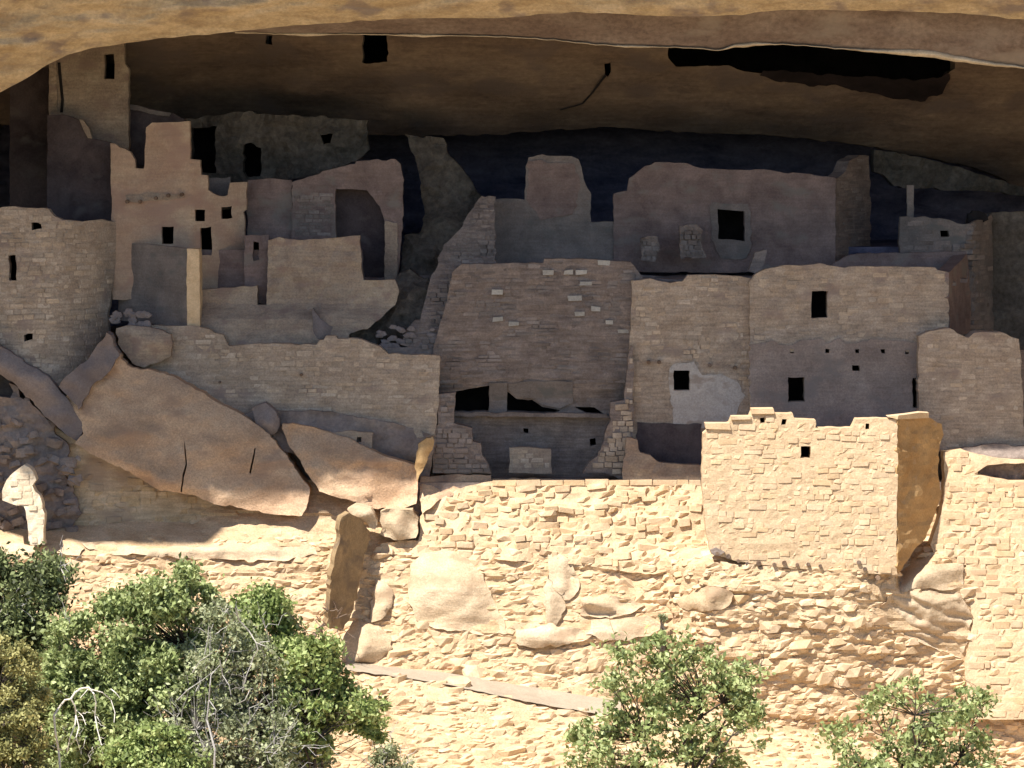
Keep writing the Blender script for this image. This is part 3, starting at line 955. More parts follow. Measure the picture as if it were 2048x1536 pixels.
# --- large left wall
wl = thing('stone_wall', 'long tan shaded stone wall with broken top above the big fallen boulders', 'stone wall')
WL = [(240, 657), (300, 652), (385, 652), (420, 659), (430, 666), (448, 670), (458, 692), (520, 688), (634, 690), (640, 682), (648, 682), (652, 673), (672, 672), (676, 678), (705, 677), (735, 683), (760, 695), (778, 708), (880, 712), (878, 800), (872, 870),
      (800, 885), (650, 870), (520, 850), (370, 780), (330, 745), (285, 738), (262, 720), (245, 690)]
WLd = lambda x, y: .95 - .55 * (x - 240) / 640
slab('wall', WL, WLd, .5, M['shade_mortar'], grid=16, rough=.04, rs=2, jit=.9, parent=wl, niche=False)
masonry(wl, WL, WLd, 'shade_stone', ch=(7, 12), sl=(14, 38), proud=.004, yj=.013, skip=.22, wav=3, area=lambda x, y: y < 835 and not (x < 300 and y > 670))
B('rock', None, [(232, 660), (262, 652), (300, 655), (345, 668), (345, 715), (310, 728), (290, 736), (268, 730), (252, 712), (240, 690)], .55, 'tan_plaster', bulge=.25, br=.15, thick=.5, parent=wl)
wood_end(wl, 603, 749, WLd(603, 0) - .02, r=.04); wood_end(wl, 440, 764, WLd(440, 0) - .02, r=.035)

# --- round tower at the left edge
rt = thing('round_tower', 'rounded stone tower base at the left edge with a narrow slot window', 'tower')
RT = [(-80, 425), (-20, 418), (30, 414), (98, 418), (108, 432), (125, 440), (165, 444), (205, 438), (232, 446), (236, 500), (228, 560), (216, 625), (218, 668), (232, 720), (200, 780), (118, 800), (70, 770), (0, 720), (-80, 690)]
RTd = lambda x, y: .35 + 1.5 * (abs(x - 60) / 160) ** 2.2 if x > 60 else .35 + .8 * ((60 - x) / 160) ** 2
RH = [rect(18, 511, 33, 562, .6), rect(62, 446, 84, 460, 2), rect(48, 668, 66, 682, 2)]
slab('wall', RT, RTd, .5, M['shade_mortar'], holes=RH, grid=12, rough=.03, rs=2, jit=.8, parent=rt, niche_d=.9)
masonry(rt, RT, RTd, 'shade_stone', holes=RH, ch=(8, 12), sl=(12, 30), proud=.006, yj=.014, skip=.15, wav=3)

# --- square tower behind it
st = thing('square_tower', 'tall square stone tower reaching the cave roof with one dark window', 'tower')
slab('upper_wall', [(98, 60), (250, 55), (249, 128), (257, 138), (258, 300), (98, 300)], 3.3, .5, M['tan_plaster'], holes=[rect(209, 109, 229, 158, .8)], grid=14, rough=.05, rs=1.5, jit=.7, parent=st)
slab('lower_wall', [(95, 232), (125, 230), (160, 240), (172, 262), (182, 278), (222, 286), (226, 432), (222, 470), (95, 470)], 2.75, .4, M['sooty_plaster'], grid=14, rough=.05, rs=1.5, jit=.9, parent=st, niche=False)  # dark plaster paints the shade of a wall facing away
slab('broken_edge', [(158, 238), (166, 240), (178, 256), (184, 277), (176, 276), (168, 262)], 2.68, .3, M['tan_plaster'], grid=6, parent=st, niche=False)
slab('left_edge', [(99, 120), (113, 120), (115, 235), (98, 238)], 3.2, .3, M['tan_plaster'], grid=8, rough=.06, rs=3, jit=.6, parent=st, niche=False)
V = []
cr = [(118, 125), (121, 160), (125, 200), (123, 225)]
F = []
for i, (x, y) in enumerate(cr):
    V += [P(x - 3, y, 3.27), P(x + 3, y, 3.27), P(x, y, 3.5)]
for i in range(3):
    a = i * 3
    F += [(a, a + 1, a + 4, a + 3)]
mesh_from('crack', V, F, M['soot'], st)
ww = thing('stone_wall', 'dark shaded wall left of the square tower under the tan cliff lip', 'stone wall')
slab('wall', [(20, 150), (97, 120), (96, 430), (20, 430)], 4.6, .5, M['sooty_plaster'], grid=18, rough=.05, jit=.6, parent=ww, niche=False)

# --- stepped house with windows
sh = thing('stepped_house', 'tan plastered house with stepped broken top and four small windows', 'stone house')
SH = [(222, 287), (232, 288), (240, 295), (252, 298), (262, 306), (270, 320), (271, 338), (288, 338), (290, 318), (293, 256), (305, 246), (345, 244), (380, 243), (381, 318), (401, 320), (402, 350), (415, 351), (417, 380), (424, 386), (432, 392), (457, 392), (459, 367), (494, 364), (493, 420), (488, 425), (490, 470), (488, 560), (486, 600), (225, 600), (224, 450)]
SHd = lambda x, y: 2.1 if x < 380 else 2.1 + .9 * (x - 380) / 115
SHH = [rect(390, 419, 411, 443, .7), rect(443, 414, 464, 438, .7), rect(323, 454, 347, 488, .7), rect(401, 455, 424, 511, .7)]
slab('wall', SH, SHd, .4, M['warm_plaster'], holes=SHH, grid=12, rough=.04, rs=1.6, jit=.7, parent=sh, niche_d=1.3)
for (x, y) in ((255, 403), (281, 403), (312, 396), (337, 391), (364, 389)):
    wood_end(sh, x, y, SHd(x, y) - .05, r=.05)
for (x, y) in ((320, 452), (401, 453)):
    pass
slab('rear_wall', [(385, 360), (460, 355), (460, 420), (385, 420)], 3.4, .3, M['grey_plaster'], grid=14, jit=.8, parent=sh, niche=False)
slab('patch', [(255, 407), (372, 398), (372, 392), (300, 385), (250, 392)], 2.085, .05, M['tan_plaster'], grid=10, jit=1.2, parent=sh, niche=False)
rr_ = thing('stone_wall', 'dark broken wall behind the stepped house under the cave roof', 'stone wall')
slab('wall', [(225, 205), (262, 208), (300, 218), (345, 226), (372, 240), (372, 330), (225, 330)], 3.9, .4, M['sooty_plaster'], grid=12, rough=.1, jit=1.4, parent=rr_, niche=False)
slab('cap_stones', [(252, 207), (270, 209), (300, 220), (342, 226), (340, 233), (300, 229), (255, 216)], 3.82, .3, M['grey_plaster'], grid=7, rough=.05, jit=1, parent=rr_, niche=False)

# --- spur wall
sp = thing('spur_wall', 'short smooth grey spur wall with a pale tan end in front of the stepped house', 'wall')
SPd = lambda x, y: .95 + 1.4 * (374 - x) / 134 if x < 374 else .95
slab('wall', [(238, 486), (300, 489), (374, 497), (374, 655), (300, 648), (236, 640)], SPd, .3, M['grey_plaster'], grid=11, rough=.03, jit=.5, parent=sp, niche=False)
slab('wall_end', [(374, 497), (398, 499), (400, 560), (400, 656), (374, 657)], .92, .9, M['sun_stone'], grid=9, rough=.02, jit=.5, parent=sp, niche=False)  # paler stone paints light onto the end face
for i in range(12):
    a = rnd.uniform(212, 290); b = rnd.uniform(625, 652)
    B('stone', None, [(a, b), (a + 7, b - 5), (a + 17, b - 4), (a + 21, b + 3), (a + 15, b + 9), (a + 4, b + 8)], 1.0 - (a - 212) * .003, 'grey_boulder', bulge=.08, br=.05, thick=.2, chisel=0, rough=.02, grid=6, parent=sp, smooth=False)

# --- middle left rooms
lr = thing('stone_house', 'low plastered room block with a square front wall behind the long tan wall', 'stone house')
LRo = [(537, 481), (560, 475), (600, 480), (640, 478), (690, 474), (720, 472), (723, 520), (727, 562), (790, 560), (800, 585), (790, 610), (760, 640), (735, 658), (700, 668), (690, 700), (400, 700), (400, 580), (450, 576), (515, 573), (516, 610), (534, 610)]
LRd = lambda x, y: 1.75 - .25 * max(0, y - 600) / 90 + (.35 if y > 612 else 0) * -1 * min(1, max(0, (y - 612)) / 30)
slab('front_wall', LRo, LRd, .45, M['tan_plaster'], grid=12, rough=.09, rs=1.8, jit=.8, parent=lr, niche=False)
slab('rear_wall', [(400, 500), (540, 500), (540, 700), (400, 700)], 2.55, .3, M['pink_plaster'], grid=14, rough=.04, jit=.4, parent=lr, niche=False)
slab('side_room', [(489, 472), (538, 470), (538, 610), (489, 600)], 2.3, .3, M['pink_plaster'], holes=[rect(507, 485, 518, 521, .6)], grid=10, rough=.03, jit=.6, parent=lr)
B('boulder', 'pointed grey rock leaning on the low plastered room block', [(628, 620), (640, 640), (665, 655), (668, 680), (640, 690), (624, 680), (626, 650)], 1.25, 'grey_boulder', thick=.6, bulge=.2, br=.15)
br_ = thing('stone_house', 'dark pinkish back room behind the slotted side wall', 'stone house')
slab('wall', [(495, 361), (540, 357), (584, 362), (586, 478), (495, 478)], 3.6, .4, M['pink_plaster'], grid=14, rough=.04, jit=.8, parent=br_, niche=False)
tr = thing('stone_house', 'tall shaded room with broken rounded top and darker recessed panel', 'stone house')
TRo = [(585, 366), (618, 356), (640, 350), (655, 340), (690, 332), (712, 328), (715, 322), (792, 320), (804, 330), (808, 362), (806, 440), (797, 562), (725, 564), (585, 500)]
TRh = [[(671, 378), (735, 380), (760, 415), (771, 450), (771, 556), (729, 556), (724, 500), (672, 500)]]
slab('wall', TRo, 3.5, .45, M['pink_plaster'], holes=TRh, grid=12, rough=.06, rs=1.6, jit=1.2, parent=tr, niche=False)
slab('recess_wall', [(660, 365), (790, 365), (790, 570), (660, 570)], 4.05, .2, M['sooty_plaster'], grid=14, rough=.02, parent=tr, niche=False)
slab('wall_end', [(770, 442), (795, 446), (796, 600), (770, 590)], 3.42, .2, M['tan_plaster'], grid=9, jit=.8, parent=tr, niche=False)  # lighter plaster paints light onto this end
masonry(tr, [(588, 385), (668, 385), (668, 475), (588, 475)], 3.5, 'dim_stone', ch=(6, 8), sl=(14, 30), proud=.015)

# natural rock behind and above
rk = structure(slab('rock_shelf', [(372, 240), (480, 225), (560, 230), (735, 240), (738, 300), (716, 322), (690, 334), (640, 352), (560, 366), (480, 370), (372, 366)], 5.2, .8, M['cave_rock'],
     holes=[rect(383, 256, 434, 345, 2), [(488, 290), (512, 288), (523, 300), (523, 352), (490, 356)], [(640, 268), (668, 268), (664, 286), (648, 288)]], grid=12, rough=.3, rs=1.4, jit=2.0, niche_d=1.5, hole_jit=2))
structure(slab('rock_spur', [(812, 272), (890, 280), (900, 312), (925, 342), (946, 372), (962, 398), (955, 430), (912, 490), (885, 560), (862, 610), (842, 640), (800, 650), (745, 660), (735, 652), (790, 615), (800, 560), (806, 500), (812, 470), (840, 470), (850, 430), (838, 330)], lambda x, y: 5.2 - 2.2 * max(0, y - 400) / 250, 1.2, M['cave_rock'], grid=12, rough=.35, rs=1.2, jit=2, niche=False, bulge=.2))

structure(slab('rock_slope', [(640, 640), (735, 600), (790, 560), (820, 540), (860, 560), (858, 630), (880, 690), (900, 725), (660, 725), (600, 680)], lambda x, y: 2.7 - 1.2 * (y - 560) / 150, 1.0, M['cave_rock'], grid=10, rough=.35, rs=1.6, jit=2.5, niche=False))
for i in range(26):
    a = rnd.uniform(745, 875); b = rnd.uniform(655, 700)
    w = rnd.uniform(10, 26); h = w * .5
    B('rock', None, [(a, b), (a + w * .3, b - h * .4), (a + w * .8, b - h * .3), (a + w, b + h * .3), (a + w * .7, b + h * .6), (a + w * .2, b + h * .5)], 1.35, 'grey_boulder', bulge=.10, br=.05, thick=.3, rough=.02, grid=6, parent=bpy.data.objects['rock_slope'])
# --- sloping broken wall and centre wall
sw = thing('broken_wall', 'shaded wall sloping down leftward from the cave rock to the centre wall', 'stone wall')
SW = [(962, 396), (975, 390), (990, 393), (994, 540), (940, 600), (905, 690), (850, 700), (800, 690), (815, 660), (840, 640), (856, 580), (885, 500), (925, 455)]
SWd = lambda x, y: 3.2 - 1.9 * (y - 390) / 300
slab('wall', SW, SWd, .5, M['dim_mortar'], grid=12, rough=.12, rs=2, jit=1.8, parent=sw, niche=False)
masonry(sw, SW, SWd, 'dim_stone', ch=(8, 11), sl=(12, 26), proud=.015, yj=.025, rotj=.08, wav=3)
cw = thing('stone_wall', 'wide dim stone wall of thin courses at the centre with three black openings at its foot', 'stone wall')
CWo = [(905, 545), (925, 530), (1000, 527), (1088, 526), (1090, 517), (1180, 519), (1262, 524), (1290, 560), (1290, 955), (868, 955), (868, 690), (890, 620)]
CWh = [[(909, 784), (945, 778), (979, 772), (978, 824), (909, 824)], [(1015, 784), (1035, 798), (1065, 800), (1085, 814), (1122, 822), (1110, 826), (1015, 824)], [(1150, 814), (1190, 815), (1212, 829), (1175, 828)], rect(1048, 858, 1057, 867, 1), rect(1181, 878, 1192, 892, 1)]


def CWd(x, y):
    b = 1.55 + .35 * ((x - 1075) / 200) ** 2 * -1
    if y > 690 and y < 790:
        b += .0
    return b + (.25 * min(1, max(0, (y - 760) / 40)))


slab('wall', CWo, CWd, .5, M['dim_mortar'], holes=CWh, grid=12, rough=.06, rs=2, jit=.7, parent=cw)
masonry(cw, [p for p in CWo], CWd, 'dim_stone', holes=CWh, ch=(6, 9), sl=(18, 48), proud=.006, yj=.02, wav=3, rotj=.03, skip=.15, area=lambda x, y: y < 775 and not (y < 560 and x < 915))
for (a, b, w) in ((1195, 521, 25), (1085, 541, 22), (1128, 540, 18), (1152, 540, 22), (1160, 563, 24), (983, 580, 22), (1136, 592, 28), (1150, 624, 20), (1182, 613, 18), (1018, 643, 20), (985, 634, 20), (1212, 640, 14), (1235, 658, 26)):
    slab('pale_block', rect(a, b, a + w, b + 9, 1.2), CWd(a, b) - .07, .2, M['pale_stone'], grid=10, parent=cw, niche=False)
slab('plaster_panel', [(1018, 768), (1060, 762), (1145, 764), (1148, 806), (1120, 818), (1085, 810), (1065, 796), (1035, 794), (1016, 780)], lambda x, y: CWd(x, y) - .05, .05, M['grey_plaster'], grid=10, jit=.8, parent=cw, niche=False)
slab('wall_pillar', [(979, 768), (1015, 766), (1015, 826), (979, 826)], lambda x, y: CWd(x, y) - .06, .3, M['grey_plaster'], grid=10, jit=.6, parent=cw, niche=False)
slab('ledge', [(908, 826), (1215, 828), (1220, 836), (908, 834)], 1.45, .4, M['dim_mortar'], grid=14, jit=1, parent=cw, niche=False)
db = thing('stone_block', 'square pale masonry slab standing alone on the court floor', 'stone block')
slab('block', [(1020, 897), (1060, 895), (1102, 898), (1104, 948), (1019, 947)], .95, .3, M['tan_plaster'], grid=9, rough=.02, jit=.8, parent=db, niche=False)
masonry(db, [(1022, 900), (1100, 900), (1102, 945), (1021, 945)], .95, 'shade_stone', ch=(8, 11), sl=(16, 30), proud=.008, yj=.006)

ls = thing('stepped_pier', 'low stepped masonry pier at the left end of the court', 'masonry pier')
LS = [(878, 788), (912, 787), (909, 848), (944, 856), (945, 884), (961, 886), (966, 912), (975, 925), (984, 948), (866, 946), (866, 870), (877, 850)]
slab('wall', LS, .45, .6, M['dim_mortar'], grid=10, rough=.04, rs=2.5, jit=1, parent=ls, niche=False)
masonry(ls, LS, .45, 'dim_stone', ch=(8, 12), sl=(14, 30), proud=.03, yj=.025, rotj=.05)
rs_ = thing('stepped_pier', 'ragged stepped masonry pier at the right end of the court', 'masonry pier')
RS = [(1262, 690), (1268, 700), (1268, 965), (1242, 962), (1210, 945), (1166, 946), (1180, 922), (1196, 912), (1205, 890), (1214, 860), (1222, 838), (1222, 804), (1250, 800), (1256, 730)]
slab('wall', RS, .55, .6, M['dim_mortar'], grid=10, rough=.06, rs=2.5, jit=1.4, parent=rs_, niche=False)
masonry(rs_, RS, .55, 'shade_stone', ch=(9, 13), sl=(14, 28), proud=.035, yj=.035, rotj=.08)

# --- house with white plaster (C1) and the wider one (C2)
c1 = thing('stone_house', 'shaded two storey stone house front with a whitewashed patch around its window', 'stone house')
C1 = [(1264, 563), (1300, 558), (1340, 567), (1365, 563), (1375, 550), (1430, 549), (1502, 556), (1502, 970), (1262, 970), (1264, 800), (1258, 700), (1263, 640)]
C1h = [rect(1348, 741, 1380, 780, .5)]
C1d = lambda x, y: .75
slab('wall', C1, C1d, .45, M['shade_mortar'], holes=C1h, grid=13, rough=.05, rs=1.6, jit=.8, parent=c1)
masonry(c1, C1, C1d, 'shade_stone', holes=C1h, ch=(8, 11), sl=(14, 30), proud=.003, yj=.012, skip=.2, wav=3, area=lambda x, y: y < 715 or (x < 1300 and y < 850) or (x > 1440 and y < 800))
slab('plaster_patch', [(1340, 737), (1350, 728), (1388, 725), (1397, 735), (1404, 752), (1440, 748), (1474, 762), (1490, 790), (1478, 815), (1468, 840), (1430, 855), (1406, 858), (1350, 855), (1343, 800), (1338, 770)], .715, .05, M['white_plaster'],
     holes=C1h, grid=8, rough=.01, jit=1.4, parent=c1, niche=False)
slab('base_wall', [(1275, 845), (1405, 850), (1405, 960), (1275, 960)], .70, .1, M['sooty_plaster'], grid=10, jit=1.5, rough=.02, parent=c1, niche=False)  # darkened panel paints the shade of the open corner
for (x, y) in ((1297, 724), (1318, 724), (1419, 730), (1470, 735)):
    wood_end(c1, x, y, .72, r=.05)
lw = thing('low_wall', 'low shaded wall beside the sunlit house enclosing a dark corner', 'stone wall')
slab('wall', [(1244, 965), (1254, 876), (1276, 880), (1280, 906), (1300, 912), (1318, 924), (1360, 930), (1404, 931), (1410, 967)], .12, .35, M['tan_plaster'], grid=9, rough=.04, rs=2, jit=1, parent=lw, niche=False)
c2 = thing('stone_house', 'widest shaded stone house with two dark doorways and a row of beam holes', 'stone house')
C2 = [(1500, 562), (1508, 550), (1525, 541), (1560, 533), (1600, 531), (1640, 528), (1690, 535), (1760, 533), (1870, 535), (1876, 541), (1898, 545), (1898, 900), (1500, 900)]
C2h = [rect(1624, 582, 1656, 637, .5), rect(1577, 755, 1610, 804, .5)] + [rect(x - 4, y - 4, x + 4, y + 4, .6) for x, y in ((1585, 702), (1655, 703), (1714, 702), (1766, 704), (1815, 706))] + [rect(1705, 731, 1720, 742, .6), rect(1826, 756, 1840, 818, .5)]
C2d = lambda x, y: .55 - (.12 * min(1, max(0, (y - 655) / 40)))
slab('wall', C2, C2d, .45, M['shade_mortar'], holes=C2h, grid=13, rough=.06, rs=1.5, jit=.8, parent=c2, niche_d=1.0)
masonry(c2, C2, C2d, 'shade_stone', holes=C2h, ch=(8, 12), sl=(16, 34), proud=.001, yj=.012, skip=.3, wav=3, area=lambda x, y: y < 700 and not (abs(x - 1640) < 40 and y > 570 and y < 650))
slab('side_wall', [(1899, 546), (1936, 508), (1942, 600), (1941, 668), (1899, 668)], lambda x, y: .6 + 2.6 * (x - 1899) / 38, .3, M['pink_plaster'], grid=8, rough=.04, jit=.8, parent=c2, tv=(-.3, .2, 0), niche=False)
slab('rear_wall', [(1665, 528), (1700, 512), (1740, 507), (1935, 504), (1937, 560), (1665, 560)], 3.0, .3, M['pink_plaster'], grid=11, rough=.05, jit=1, parent=c2, niche=False)
slab('roof_rubble', [(1500, 545), (1512, 505), (1536, 500), (1530, 530), (1515, 548)], 1.6, .6, M['dim_stone'], grid=8, rough=.08, jit=1.2, parent=c2, niche=False)
slab('lower_plaster', [(1503, 690), (1700, 684), (1838, 688), (1838, 895), (1503, 895)], .395, .1, M['mauve_plaster'], holes=C2h[1:], grid=13, rough=.02, rs=1.5, jit=3.5, parent=c2, niche=False)
c3 = thing('stone_wall', 'tan shaded stone wall block with notched top above the right sunlit wall', 'stone wall')
C3 = [(1838, 674), (1862, 664), (1900, 658), (1915, 666), (1938, 676), (1950, 666), (1975, 664), (2010, 668), (2040, 680), (2045, 780), (2052, 905), (1838, 905)]
slab('wall', C3, -.05, .9, M['shade_mortar'], grid=13, rough=.03, jit=1.2, parent=c3, niche=False)
masonry(c3, C3, -.05, 'shade_stone', ch=(8, 12), sl=(14, 34), proud=.003, yj=.012, skip=.2, wav=3)
slab('rear_wall', [(2040, 700), (2120, 700), (2120, 900), (2040, 900)], .6, .3, M['dim_mortar'], grid=14, parent=c3, niche=False)

# --- far right rooms
fr = thing('stone_house', 'dim back room at the right under the cave roof with one tiny square hole', 'stone house')
FR = [(1800, 436), (1850, 434), (1888, 440), (1935, 450), (1965, 440), (1985, 430), (1988, 720), (1800, 720)]
FRd = lambda x, y: 4.0 + 1.5 * max(0, x - 1950) / 40
slab('wall', FR, FRd, .4, M['grey_plaster'], holes=[rect(1882, 462, 1898, 474, .7)], grid=12, rough=.04, jit=1.2, parent=fr)
masonry(fr, FR, FRd, 'dim_stone', ch=(8, 12), sl=(16, 34), proud=.01, yj=.01, skip=.25, holes=[rect(1875, 456, 1905, 480)])
fw = thing('stone_wall', 'very dark stone wall at the right edge behind the tan notched wall', 'stone wall')
slab('wall', [(1936, 430), (2130, 420), (2130, 900), (1936, 900)], 5.6, .4, M['cave_rock'], grid=14, rough=.1, jit=1.5, parent=fw, niche=False)
post = thing('wooden_post', 'pale upright post in the dark opening at the upper right', 'post')
slab('post', [(1815, 370), (1829, 370), (1827, 438), (1814, 440)], 4.5, .15, M['grey_plaster'], grid=6, jit=.6, parent=post, niche=False)
structure(slab('rock_shelf', [(1748, 300), (1810, 308), (1900, 330), (1985, 358), (2060, 378), (2120, 400), (1985, 386), (1880, 380), (1790, 374), (1768, 350), (1750, 345)], 8.0, 1, M['cave_rock'], grid=12, rough=.3, jit=1.5, niche=False))
B('boulder', 'black rounded rock in the dark gap at the upper right', [(1936, 428), (1950, 424), (1972, 426), (1976, 440), (1960, 450), (1938, 446)], 4.6, 'soot', bulge=.15, br=.1, thick=.4)

# --- upper centre
ut = thing('ruined_tower', 'grey narrow tower ruin in the dark back row left of the wide pink house', 'tower')
UT = [(988, 398), (1030, 398), (1050, 402), (1053, 335), (1058, 316), (1085, 311), (1145, 312), (1158, 318), (1164, 335), (1167, 360), (1175, 378), (1182, 386), (1182, 444), (1232, 444), (1232, 540), (988, 540)]
slab('wall', UT, 4.0, .45, M['grey_plaster'], grid=12, rough=.05, jit=1, parent=ut, niche=False)
slab('plaster_patch', [(1058, 325), (1150, 325), (1160, 370), (1150, 430), (1080, 440), (1056, 400)], 3.97, .05, M['pink_plaster'], grid=9, jit=2.5, rough=.01, parent=ut, niche=False)
uh = thing('stone_house', 'wide pink plastered house with rounded top and one large black doorway', 'stone house')
UH = [(1228, 388), (1254, 383), (1258, 356), (1275, 345), (1292, 332), (1312, 326), (1360, 325), (1395, 334), (1420, 339), (1530, 341), (1570, 346), (1620, 349), (1672, 358), (1672, 545), (1228, 545)]
UHh = [[(1437, 419), (1490, 423), (1490, 483), (1437, 478)]]
slab('wall', UH, 3.9, .45, M['pink_plaster'], holes=UHh, grid=12, rough=.04, jit=.9, parent=uh)
slab('plaster_patch', [(1424, 408), (1500, 410), (1505, 500), (1495, 520), (1440, 515), (1425, 480)], 3.86, .05, M['grey_plaster'], holes=UHh, grid=8, jit=2, parent=uh, niche=False)
USd = lambda x, y: 3.95 + 2.2 * (x - 1672) / 72
USo = [(1673, 358), (1690, 345), (1700, 325), (1720, 310), (1738, 312), (1742, 380), (1742, 545), (1673, 545)]
slab('side_wall', USo, USd, .3, M['dim_mortar'], grid=10, rough=.04, jit=1.2, parent=uh, tv=(-.3, .3, 0), niche=False)
masonry(uh, USo, USd, 'dim_stone', ch=(6, 8), sl=(12, 22), proud=.012, yj=.01)
for k, (o_, l_) in enumerate((([(1283, 478), (1296, 472), (1318, 474), (1322, 500), (1312, 525), (1284, 522)], 'low broken wall stub in front of the pink house near the centre'),
                              ([(1358, 456), (1372, 450), (1392, 450), (1405, 462), (1402, 485), (1412, 515), (1362, 518), (1360, 490)], 'knobbly wall stub left of the large black doorway'))):
    q = thing('wall_stub', l_, 'wall stub')
    slab('wall', o_, 2.9, .5, M['dim_mortar'], grid=8, rough=.1, rs=3, jit=1.6, parent=q, niche=False)
    masonry(q, o_, 2.9, 'dim_stone', ch=(8, 11), sl=(10, 20), proud=.04, yj=.04, rotj=.1)

# ------------------------------------------------------------------ fallen boulders on the left
B('boulder', 'huge orange brown fallen boulder leaning under the long tan wall', [(128, 800), (140, 775), (175, 745), (200, 700), (215, 668), (228, 690), (245, 720), (262, 738), (300, 742), (345, 752), (372, 768), (430, 800), (500, 840), (540, 870), (575, 912), (600, 950), (622, 985), (606, 1035), (560, 1030), (500, 1022), (430, 1008), (385, 992), (330, 985), (290, 962), (240, 935), (190, 910), (150, 888), (166, 868), (160, 845)],
  lambda x, y: .15 - .45 * max(0, (y - 750)) / 250, 'boulder', thick=1.2, bulge=.35, br=.35, rough=.16, rs=.8, chisel=.05, grid=8, facets=5,
  holes=[[(369, 880), (372, 900), (374, 930), (368, 955), (364, 985), (361, 984), (365, 950), (371, 928), (369, 900)], [(512, 895), (508, 920), (502, 948), (499, 946), (505, 918), (509, 898)]])
B('boulder', 'grey shoulder of rock between the round tower and the huge orange boulder', [(118, 772), (135, 752), (175, 722), (205, 682), (216, 666), (230, 690), (238, 715), (222, 745), (190, 770), (168, 800), (160, 822), (146, 806)], -.1, 'grey_boulder', thick=.9, bulge=.22, br=.3)
B('boulder', 'pointed orange boulder right of the huge one with a sunlit chipped end', [(566, 850), (585, 847), (640, 858), (700, 880), (760, 906), (800, 922), (832, 930), (838, 960), (832, 1008), (800, 1018), (755, 1018), (690, 1000), (640, 985), (622, 958), (600, 920), (572, 880)],
  lambda x, y: .0 - .4 * max(0, (y - 850)) / 150, 'boulder', thick=1.1, bulge=.35, br=.3, rough=.12, rs=1.0, chisel=.12)
B('boulder', 'dark grey slab of rock wedged between the round tower and the huge boulder', [(-80, 640), (0, 690), (50, 725), (100, 758), (118, 778), (140, 806), (160, 838), (166, 862), (155, 884), (110, 850), (60, 800), (25, 765), (-80, 700)],
  .05, 'grey_boulder', thick=1.2, bulge=.3, br=.3)
B('boulder', 'small rounded stone caught in the notch between the two orange boulders', [(505, 820), (530, 808), (550, 818), (562, 840), (558, 862), (540, 872), (515, 852)], .1, 'grey_boulder', thick=.6, bulge=.25, br=.2)
B('rock_ledge', 'purple grey bedrock bench between the long tan wall and the orange boulders', [(470, 838), (520, 822), (620, 822), (740, 838), (800, 850), (870, 872), (868, 905), (858, 960), (800, 960), (650, 930), (560, 900)], .38, 'purple_rock', thick=.8, bulge=.12, br=.3, rough=.2, rs=1.6, cat='rock')
q = thing('masonry_block', 'small masonry block with a dark hole behind the pointed boulder', 'stone block')
slab('block', [(668, 866), (700, 862), (745, 866), (744, 900), (668, 892)], .05, .4, M['tan_plaster'], holes=[rect(714, 874, 723, 884, .5)], grid=8, jit=.8, rough=.03, parent=q)
B('boulder', 'yellow tilted rock fin at the right end of the fallen boulders', [(838, 890), (852, 878), (868, 873), (866, 900), (856, 922), (846, 945), (836, 962), (832, 935)], -.45, 'orange_rock', thick=.4, bulge=.12, br=.1)
B('boulder', 'cube shaped pale boulder below the tip of the pointed boulder', [(762, 1022), (800, 1018), (826, 1020), (838, 1042), (834, 1078), (800, 1084), (764, 1068)], -.9, 'pale_rock', thick=.8, bulge=.3, br=.15, clear=True, chisel=.15)
B('boulder', 'pale wedge of rock on top of the upright dark slab', [(696, 1022), (715, 1012), (745, 1020), (758, 1042), (750, 1062), (735, 1048), (705, 1034)], -1.2, 'pale_rock', thick=.6, bulge=.2, br=.12, clear=True)
B('rock_ledge', 'flat reddish layered rock shelf at the left end of the court', [(842, 958), (900, 948), (985, 952), (985, 964), (920, 985), (880, 1000), (848, 1030), (838, 1000)], lambda x, y: .35 - 1.0 * (y - 950) / 80, 'boulder', thick=.8, bulge=.05, br=.1, rough=.15, rs=2.5, chisel=.1, cat='rock')
SPo = [(684, 1036), (700, 1028), (722, 1040), (742, 1062), (738, 1085), (728, 1120), (722, 1160), (712, 1205), (700, 1245), (680, 1262), (655, 1258), (660, 1200), (668, 1130), (680, 1080)]
B('standing_slab', 'tall dark brown rock slab standing upright in the sunlit slope', SPo, lambda x, y: -2.75 + (x - 660) / 80 * 1.75 - .2 * (y - 1030) / 200, 'brown_rock', thick=.5, bulge=0, rough=.10, rs=2, chisel=0, tv=(-.12, .5, 0), clear=True, cat='rock')
# masonry under the boulders
uw = thing('stone_wall', 'shaded stone wall built under the huge orange boulder', 'stone wall')
UW = [(60, 820), (150, 880), (240, 930), (330, 975), (400, 992), (470, 1012), (600, 1030), (600, 1110), (300, 1105), (50, 1100)]
slab('wall', UW, .45, .6, M['warm_stone'], grid=13, rough=.05, rs=1.6, jit=1, parent=uw, niche=False)
masonry(uw, UW, .45, 'warm_stone', ch=(9, 15), sl=(16, 44), proud=.02, yj=.03, rotj=.06, wav=6, skip=.12, kind='mix')
B('rock', 'low shaded rock at the foot of the wall under the huge boulder', [(275, 1095), (300, 1075), (345, 1062), (370, 1070), (385, 1092), (330, 1100)], .3, 'boulder', bulge=.3, br=.15, cat='rock')
mh = structure(slab('rubble_bank', [(-80, 700), (20, 775), (60, 805), (110, 850), (142, 900), (128, 950), (165, 1010), (150, 1060), (175, 1100), (-80, 1100)], lambda x, y: .18 + .1 * max(0, x - 60) / 200, .8, M['purple_rock'], grid=10, rough=.16, rs=1.8, jit=5, niche=False,
     holes=[[(-40, 740), (2, 745), (18, 765), (26, 785), (20, 797), (-40, 790)]]))
items = []
